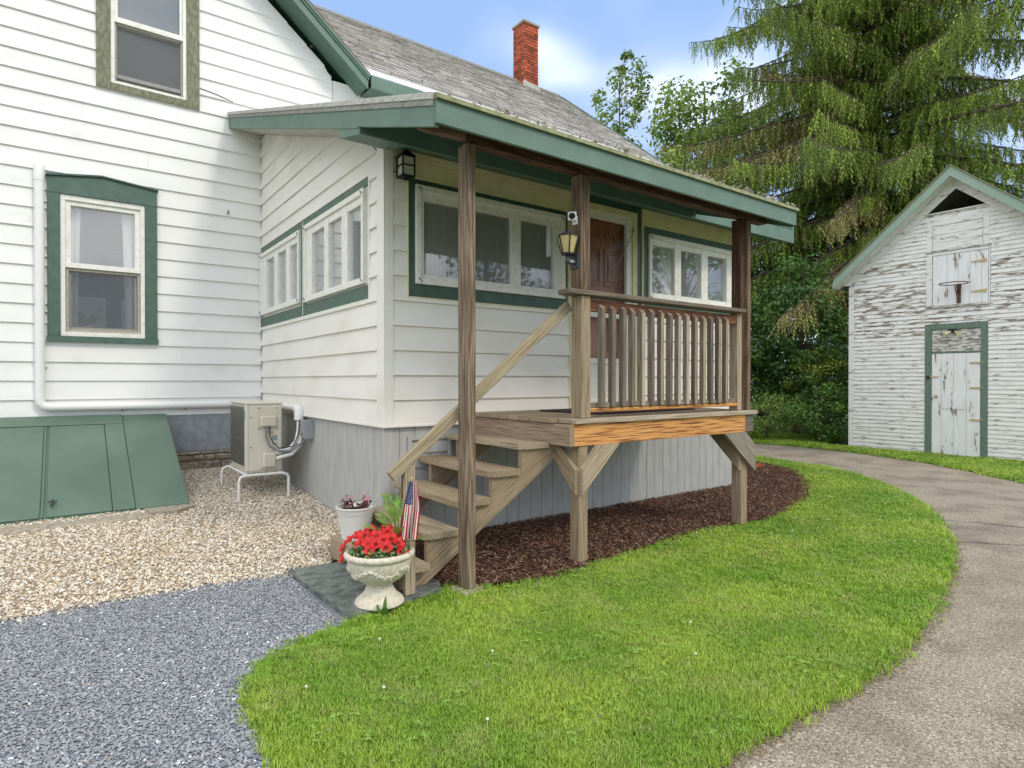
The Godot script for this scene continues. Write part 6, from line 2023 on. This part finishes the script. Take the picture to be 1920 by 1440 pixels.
func petunia_mesh(sd: int) -> Mesh:
	var r := RandomNumberGenerator.new()
	r.seed = sd
	var mb := MB.new()
	mb.use_c = true
	var n := 20
	var rim := []
	var ring_in := []
	for i in n:
		var a := TAU * i / n
		var q := 0.034 * (0.86 + 0.16 * absf(cos(a * 2.5))) * r.randf_range(0.95, 1.05)
		rim.append(Vector3(cos(a) * q, 0.004 + 0.005 * sin(a * 5.0 + 1.0) + r.randf() * 0.003, sin(a) * q))
		ring_in.append(Vector3(cos(a) * 0.013, -0.003, sin(a) * 0.013))
	for i in n:
		var j := (i + 1) % n
		mb.col = Color(0.60, 0.012, 0.012) * r.randf_range(0.85, 1.1)
		mb.col.a = 1.0
		mb.oquad(ring_in[i], rim[i], rim[j], ring_in[j], Vector3.UP)
		mb.col = Color(0.28, 0.004, 0.006)
		mb.otri(Vector3(0, -0.016, 0), ring_in[i], ring_in[j], Vector3.UP)
	return mb.mesh()


func make_flowers() -> void:
	# cast stone urn
	var at := Vector3(-0.575, 0.028, 1.175)
	var urn := thing("garden_urn", "cream cast-stone pedestal urn with a garland relief at the foot of the steps", "urn", at)
	var mb := MB.new()
	mb.lathe(Transform3D(), [Vector2(0.0, 0.0), Vector2(0.142, 0.0), Vector2(0.146, 0.008), Vector2(0.138, 0.026), Vector2(0.108, 0.05), Vector2(0.09, 0.072), Vector2(0.083, 0.082), Vector2(0.083, 0.09), Vector2(0.074, 0.093), Vector2(0.07, 0.10), Vector2(0.07, 0.108), Vector2(0.078, 0.111), Vector2(0.078, 0.118), Vector2(0.068, 0.122)], 48)
	put(urn, "pedestal", mb.mesh(), M["urn stone"])
	mb = MB.new()
	mb.lathe(Transform3D(), [Vector2(0.0, 0.1225), Vector2(0.075, 0.1225), Vector2(0.10, 0.132), Vector2(0.135, 0.155), Vector2(0.16, 0.182), Vector2(0.177, 0.212), Vector2(0.186, 0.245), Vector2(0.188, 0.268), Vector2(0.186, 0.273), Vector2(0.196, 0.277), Vector2(0.205, 0.285), Vector2(0.208, 0.297), Vector2(0.204, 0.309), Vector2(0.194, 0.315), Vector2(0.182, 0.313), Vector2(0.174, 0.303), Vector2(0.17, 0.28), Vector2(0.0, 0.278)], 56)
	put(urn, "bowl", mb.mesh(), M["urn stone"])
	mb = MB.new()
	var r := RandomNumberGenerator.new()
	r.seed = 5
	for i in 150:
		var a := TAU * i / 150
		var sag := 0.018 * cos(a * 5.0 + 0.9)
		var y := 0.207 + sag + r.randf_range(-0.012, 0.012)
		var rr := lerpf(0.16, 0.1865, clampf((y - 0.182) / 0.06, 0.0, 1.0)) + 0.001
		var p := Vector3(cos(a) * rr, y, sin(a) * rr)
		var q := r.randf_range(0.008, 0.0135)
		mb.lathe(Transform3D(Basis(Vector3(0, 1, 0).cross(p.normalized()).normalized(), r.randf() * 3.0), p), [Vector2(0, -q), Vector2(q * 0.8, -q * 0.55), Vector2(q, 0), Vector2(q * 0.8, q * 0.55), Vector2(0, q)], 6)
	put(urn, "garland", mb.mesh(), M["urn stone"])
	mb = MB.new()
	mb.lathe(Transform3D(), [Vector2(0.172, 0.281), Vector2(0.08, 0.292), Vector2(0.0, 0.296)], 20)
	put(urn, "soil", mb.mesh(), M["soil"])
	# petunias
	var pet := thing("petunia_plant", "bright red petunias in bloom filling the cream urn", "flowers", at + Vector3(0, 0.285, 0))
	var blooms := [petunia_mesh(1), petunia_mesh(2), petunia_mesh(3)]
	var right := Vector3(0.805, 0, 0.593)
	var back := Vector3(0.593, 0, -0.805)
	var leaves := MB.new()
	for q in [[-0.215, 0.045, 0.0, -1.1], [-0.20, 0.0, -0.05, -1.3], [-0.19, 0.075, 0.05, -0.6], [-0.10, 0.105, 0.03, -0.3], [-0.115, 0.07, -0.03, -0.6], [-0.07, 0.12, 0.08, -0.2], [-0.02, 0.115, 0.0, 0.0], [-0.05, 0.085, -0.06, -0.2], [0.0, 0.09, -0.10, 0.1], [0.04, 0.125, 0.04, 0.2], [0.03, 0.10, -0.04, 0.1], [0.075, 0.10, -0.02, 0.3], [0.02, 0.135, 0.09, 0.1], [0.09, 0.115, 0.05, 0.4], [-0.03, 0.06, -0.13, 0.0], [0.125, 0.085, -0.05, 0.8], [0.15, 0.035, -0.08, 1.0], [0.06, 0.07, -0.10, 0.3], [-0.15, 0.09, 0.10, -0.5], [0.14, 0.10, 0.06, 0.6]]:
		var p: Vector3 = right * q[0] + Vector3(0, q[1], 0) + back * q[2]
		var face: Vector3 = (Vector3(0, 0.75, 0) + right * q[3] * 0.8 - back * rng.randf_range(0.35, 0.9)).normalized()
		var x := face.cross(rand_dir()).normalized()
		put(pet, "flower", blooms[rng.randi() % 3], M["petal"], Transform3D(Basis(x, face, x.cross(face)).scaled_local(Vector3.ONE * rng.randf_range(0.95, 1.25)), p))
		leaves.tube([Vector3(q[0] * 0.4, 0.0, 0) * 0.6, p * Vector3(0.7, 0.5, 0.7), p - face * 0.012], [0.003, 0.0025, 0.002], 4, false)
	put(pet, "stems", leaves.mesh(), M["stem green"])
	var xf := []
	var cols := []
	for i in 420:
		var a := rng.randf() * TAU
		var rr := 0.19 * sqrt(rng.randf())
		var p := Vector3(cos(a) * rr, rng.randf_range(0.0, 0.075) * (1.15 - rr * 3.0) + 0.012, sin(a) * rr)
		var face := (Vector3(cos(a) * 0.6, 0.8, sin(a) * 0.6) + rand_dir() * 0.6).normalized()
		var x := face.cross(rand_dir()).normalized()
		xf.append(Transform3D(Basis(x, face, x.cross(face)).scaled_local(Vector3.ONE * rng.randf_range(0.02, 0.036)), p))
		var c := Color(0.10, 0.19, 0.05).lerp(Color(0.2, 0.27, 0.11), rng.randf()) * rng.randf_range(0.7, 1.2)
		cols.append(Color(c.r, c.g, c.b))
	scatter(pet, "leaves", leaf_mesh(), M["leaf"], xf, cols).set_meta("kind", "stuff")
	# feathery plant behind them
	var mg := thing("marigold_plant", "bright green feathery-leaved plant at the back of the urn", "plant", at + Vector3(0, 0.285, 0) + right * 0.09 + back * 0.09)
	var leaflet := MB.new()
	for q in [[-0.07, 0.16, 0.05], [-0.11, 0.12, -0.02], [0.01, 0.24, 0.04], [0.05, 0.19, 0.0], [0.09, 0.13, -0.03], [-0.02, 0.20, -0.04], [0.06, 0.27, 0.05], [0.02, 0.12, -0.08], [0.10, 0.07, -0.07], [-0.05, 0.25, 0.08]]:
		var tip: Vector3 = right * q[0] * 1.6 + Vector3(0, q[1] * 1.25, 0) + back * q[2]
		var stem := MB.new()
		var mid := tip * Vector3(0.25, 0.6, 0.25)
		stem.tube([Vector3.ZERO, mid, tip], [0.004, 0.003, 0.0015], 5, false)
		put(mg, "stem", stem.mesh(), M["stem green"])
		var lm := MB.new()
		lm.use_c = true
		var d := (tip - mid).normalized()
		var s2 := d.cross(Vector3.UP).normalized()
		var u2 := s2.cross(d)
		for i in 9:
			var b := mid.lerp(tip, 0.2 + 0.8 * i / 8.0)
			for s in [-1.0, 1.0]:
				var dir: Vector3 = (d * 0.75 + s2 * s + u2 * rng.randf_range(-0.1, 0.35)).normalized()
				var l := rng.randf_range(0.045, 0.07) * (1.1 - 0.4 * absf(i / 8.0 - 0.4))
				var wv: Vector3 = dir.cross(u2).normalized() * 0.0075
				var c := Color(0.25, 0.44, 0.08) * rng.randf_range(0.75, 1.25)
				lm.col = Color(c.r, c.g, c.b)
				lm.tri(b, b + dir * l * 0.5 + wv, b + dir * l)
				lm.tri(b, b + dir * l, b + dir * l * 0.5 - wv)
		put(mg, "frond", lm.mesh(), M["leaf"])
	# little flag stuck in the urn
	var fl := thing("small_flag", "small American flag on a thin stick in the urn", "flag", at + Vector3(0, 0.29, 0) + right * 0.185 + back * 0.0)
	mb = MB.new()
	mb.tube([Vector3(0, 0, 0), Vector3(0.012, 0.44, -0.005)], [0.004, 0.004], 6)
	put(fl, "stick", mb.mesh(), M["pale wood"])
	mb = MB.new()
	mb.lathe(Transform3D(Basis(), Vector3(0.012, 0.44, -0.005)), [Vector2(0.004, 0.0), Vector2(0.007, 0.006), Vector2(0.004, 0.014), Vector2(0.0, 0.022)], 8)
	put(fl, "finial", mb.mesh(), M["hinge tan"])
	var im := Image.create(228, 120, false, Image.FORMAT_RGBA8)
	for i in 13:
		im.fill_rect(Rect2i(0, int(i * 120.0 / 13.0), 228, 10), srgb(168, 30, 44) if i % 2 == 0 else srgb(232, 228, 222))
	im.fill_rect(Rect2i(0, 0, 91, 65), srgb(38, 48, 98))
	for ry in 9:
		for rx in (6 if ry % 2 == 0 else 5):
			var cx := int(91.0 / 12.0 * (rx * 2 + (1 if ry % 2 == 0 else 2)))
			var cy := int(65.0 / 10.0 * (ry + 1))
			im.fill_rect(Rect2i(cx - 2, cy - 1, 4, 2), srgb(236, 234, 230))
			im.fill_rect(Rect2i(cx - 1, cy - 2, 2, 4), srgb(236, 234, 230))
	var fm := mat("flag cloth", Color.WHITE, 0.85)
	fm.albedo_texture = ImageTexture.create_from_image(im)
	fm.backlight_enabled = true
	fm.backlight = Color(0.4, 0.4, 0.4)
	mb = MB.new()
	var cloth := func(u: float, v: float) -> Vector3:
		# the hoist runs down the stick; the fly hangs, gathered into folds
		var hang := 0.40 * u - 0.015
		var across := lerpf(0.05, 0.105, smoothstep(0.0, 0.5, u)) * (v - 0.35)
		return Vector3(0.012, 0.415, -0.005) + Vector3(0, -hang * 0.86, 0) - right * (u * 0.035) + right * across + back * (0.02 * sin(v * 11.0 + u * 2.0) * (0.4 + u))
	for i in 16:
		for j in 16:
			var a := [i / 16.0, (i + 1) / 16.0, j / 16.0, (j + 1) / 16.0]
			mb.quad_uv([cloth.call(a[0], a[2]), cloth.call(a[1], a[2]), cloth.call(a[1], a[3]), cloth.call(a[0], a[3])], [Vector2(a[0], a[2]), Vector2(a[1], a[2]), Vector2(a[1], a[3]), Vector2(a[0], a[3])])
	put(fl, "cloth", mb.mesh(), fm)
	# white pot on the lowest step
	var pp := Vector3(-0.345, 0.18, 0.235)
	var pot := thing("flower_pot", "white plastic flower pot standing on the lowest porch step", "pot", pp)
	mb = MB.new()
	mb.lathe(Transform3D(), [Vector2(0.0, 0.0), Vector2(0.098, 0.0), Vector2(0.102, 0.006), Vector2(0.128, 0.185), Vector2(0.133, 0.187), Vector2(0.139, 0.225), Vector2(0.144, 0.226), Vector2(0.145, 0.237), Vector2(0.141, 0.24), Vector2(0.134, 0.238), Vector2(0.128, 0.205), Vector2(0.0, 0.203)], 40)
	put(pot, "shell", mb.mesh(), M["pot white"])
	mb = MB.new()
	mb.lathe(Transform3D(), [Vector2(0.129, 0.206), Vector2(0.0, 0.212)], 20)
	put(pot, "soil", mb.mesh(), M["soil"])
	for q in [[-0.055, "pink and dark red begonia in the white pot, nearer the gravel"], [0.065, "pink and dark red begonia in the white pot, nearer the steps"]]:
		var bg := thing("begonia", q[1], "flowers", pp + Vector3(0, 0.232, 0) + right * q[0])
		xf = []
		cols = []
		for i in 90:
			var d := rand_dir()
			d.y = absf(d.y)
			var p := d * Vector3(0.066, 0.066, 0.066) * rng.randf_range(0.4, 1.0)
			var face := (d + rand_dir() * 0.5).normalized()
			var x := face.cross(rand_dir()).normalized()
			xf.append(Transform3D(Basis(x, face, x.cross(face)).scaled_local(Vector3.ONE * rng.randf_range(0.02, 0.034)), p))
			var c := Color(0.085, 0.022, 0.024).lerp(Color(0.17, 0.05, 0.045), rng.randf())
			cols.append(Color(c.r, c.g, c.b))
		scatter(bg, "leaves", leaf_mesh(), M["leaf"], xf, cols).set_meta("kind", "stuff")
		var bm := MB.new()
		for i in 5:
			bm.tri(Vector3.ZERO, Vector3(cos(TAU * i / 5), 0.3, sin(TAU * i / 5)) * 0.011, Vector3(cos(TAU * (i + 0.7) / 5), 0.3, sin(TAU * (i + 0.7) / 5)) * 0.011)
		var pink := mat("begonia pink", srgb(226, 120, 140), 0.6)
		pink.backlight_enabled = true
		pink.backlight = Color(0.3, 0.3, 0.3)
		for i in 16:
			var d := rand_dir()
			d.y = absf(d.y) + 0.5
			d = d.normalized()
			var x := d.cross(rand_dir()).normalized()
			put(bg, "flower", bm.mesh(), pink, Transform3D(Basis(x, d, x.cross(d)), d * Vector3(0.056, 0.085, 0.056)))
	# broad weed by the urn
	var wd := thing("weed", "broad-leaved weed at the lawn's edge against the urn's foot", "weed", Vector3(-0.62, 0.0, 1.335))
	for q in [[0.0, 0.12, 0.1], [1.9, 0.085, 0.5], [4.1, 0.08, 0.6], [5.2, 0.07, 0.7]]:
		mb = MB.new()
		var d := Vector3(cos(q[0]), 0, sin(q[0]))
		var s3 := Vector3(-d.z, 0, d.x)
		var prev := []
		for i in 6:
			var u := i / 5.0
			var c: Vector3 = d * q[2] * u * q[1] + Vector3(0, q[1] * (u - 0.25 * u * u * q[2]), 0)
			var w := 0.026 * sin(PI * minf(0.98, u * 0.9 + 0.08))
			var now := [c - s3 * w, c + Vector3(0, -0.004, 0), c + s3 * w]
			if i > 0:
				mb.quad(prev[0], prev[1], now[1], now[0])
				mb.quad(prev[1], prev[2], now[2], now[1])
			prev = now
		put(wd, "leaf", mb.mesh(), M["stem green"])


func _ready() -> void:
	rng.seed = 20240611
	make_view()
	make_materials()
	make_ground()
	make_house()
	make_porch()
	make_barn()
	make_fixtures()
	make_trees()
	make_flowers()
	make_gravel()
	make_grass()
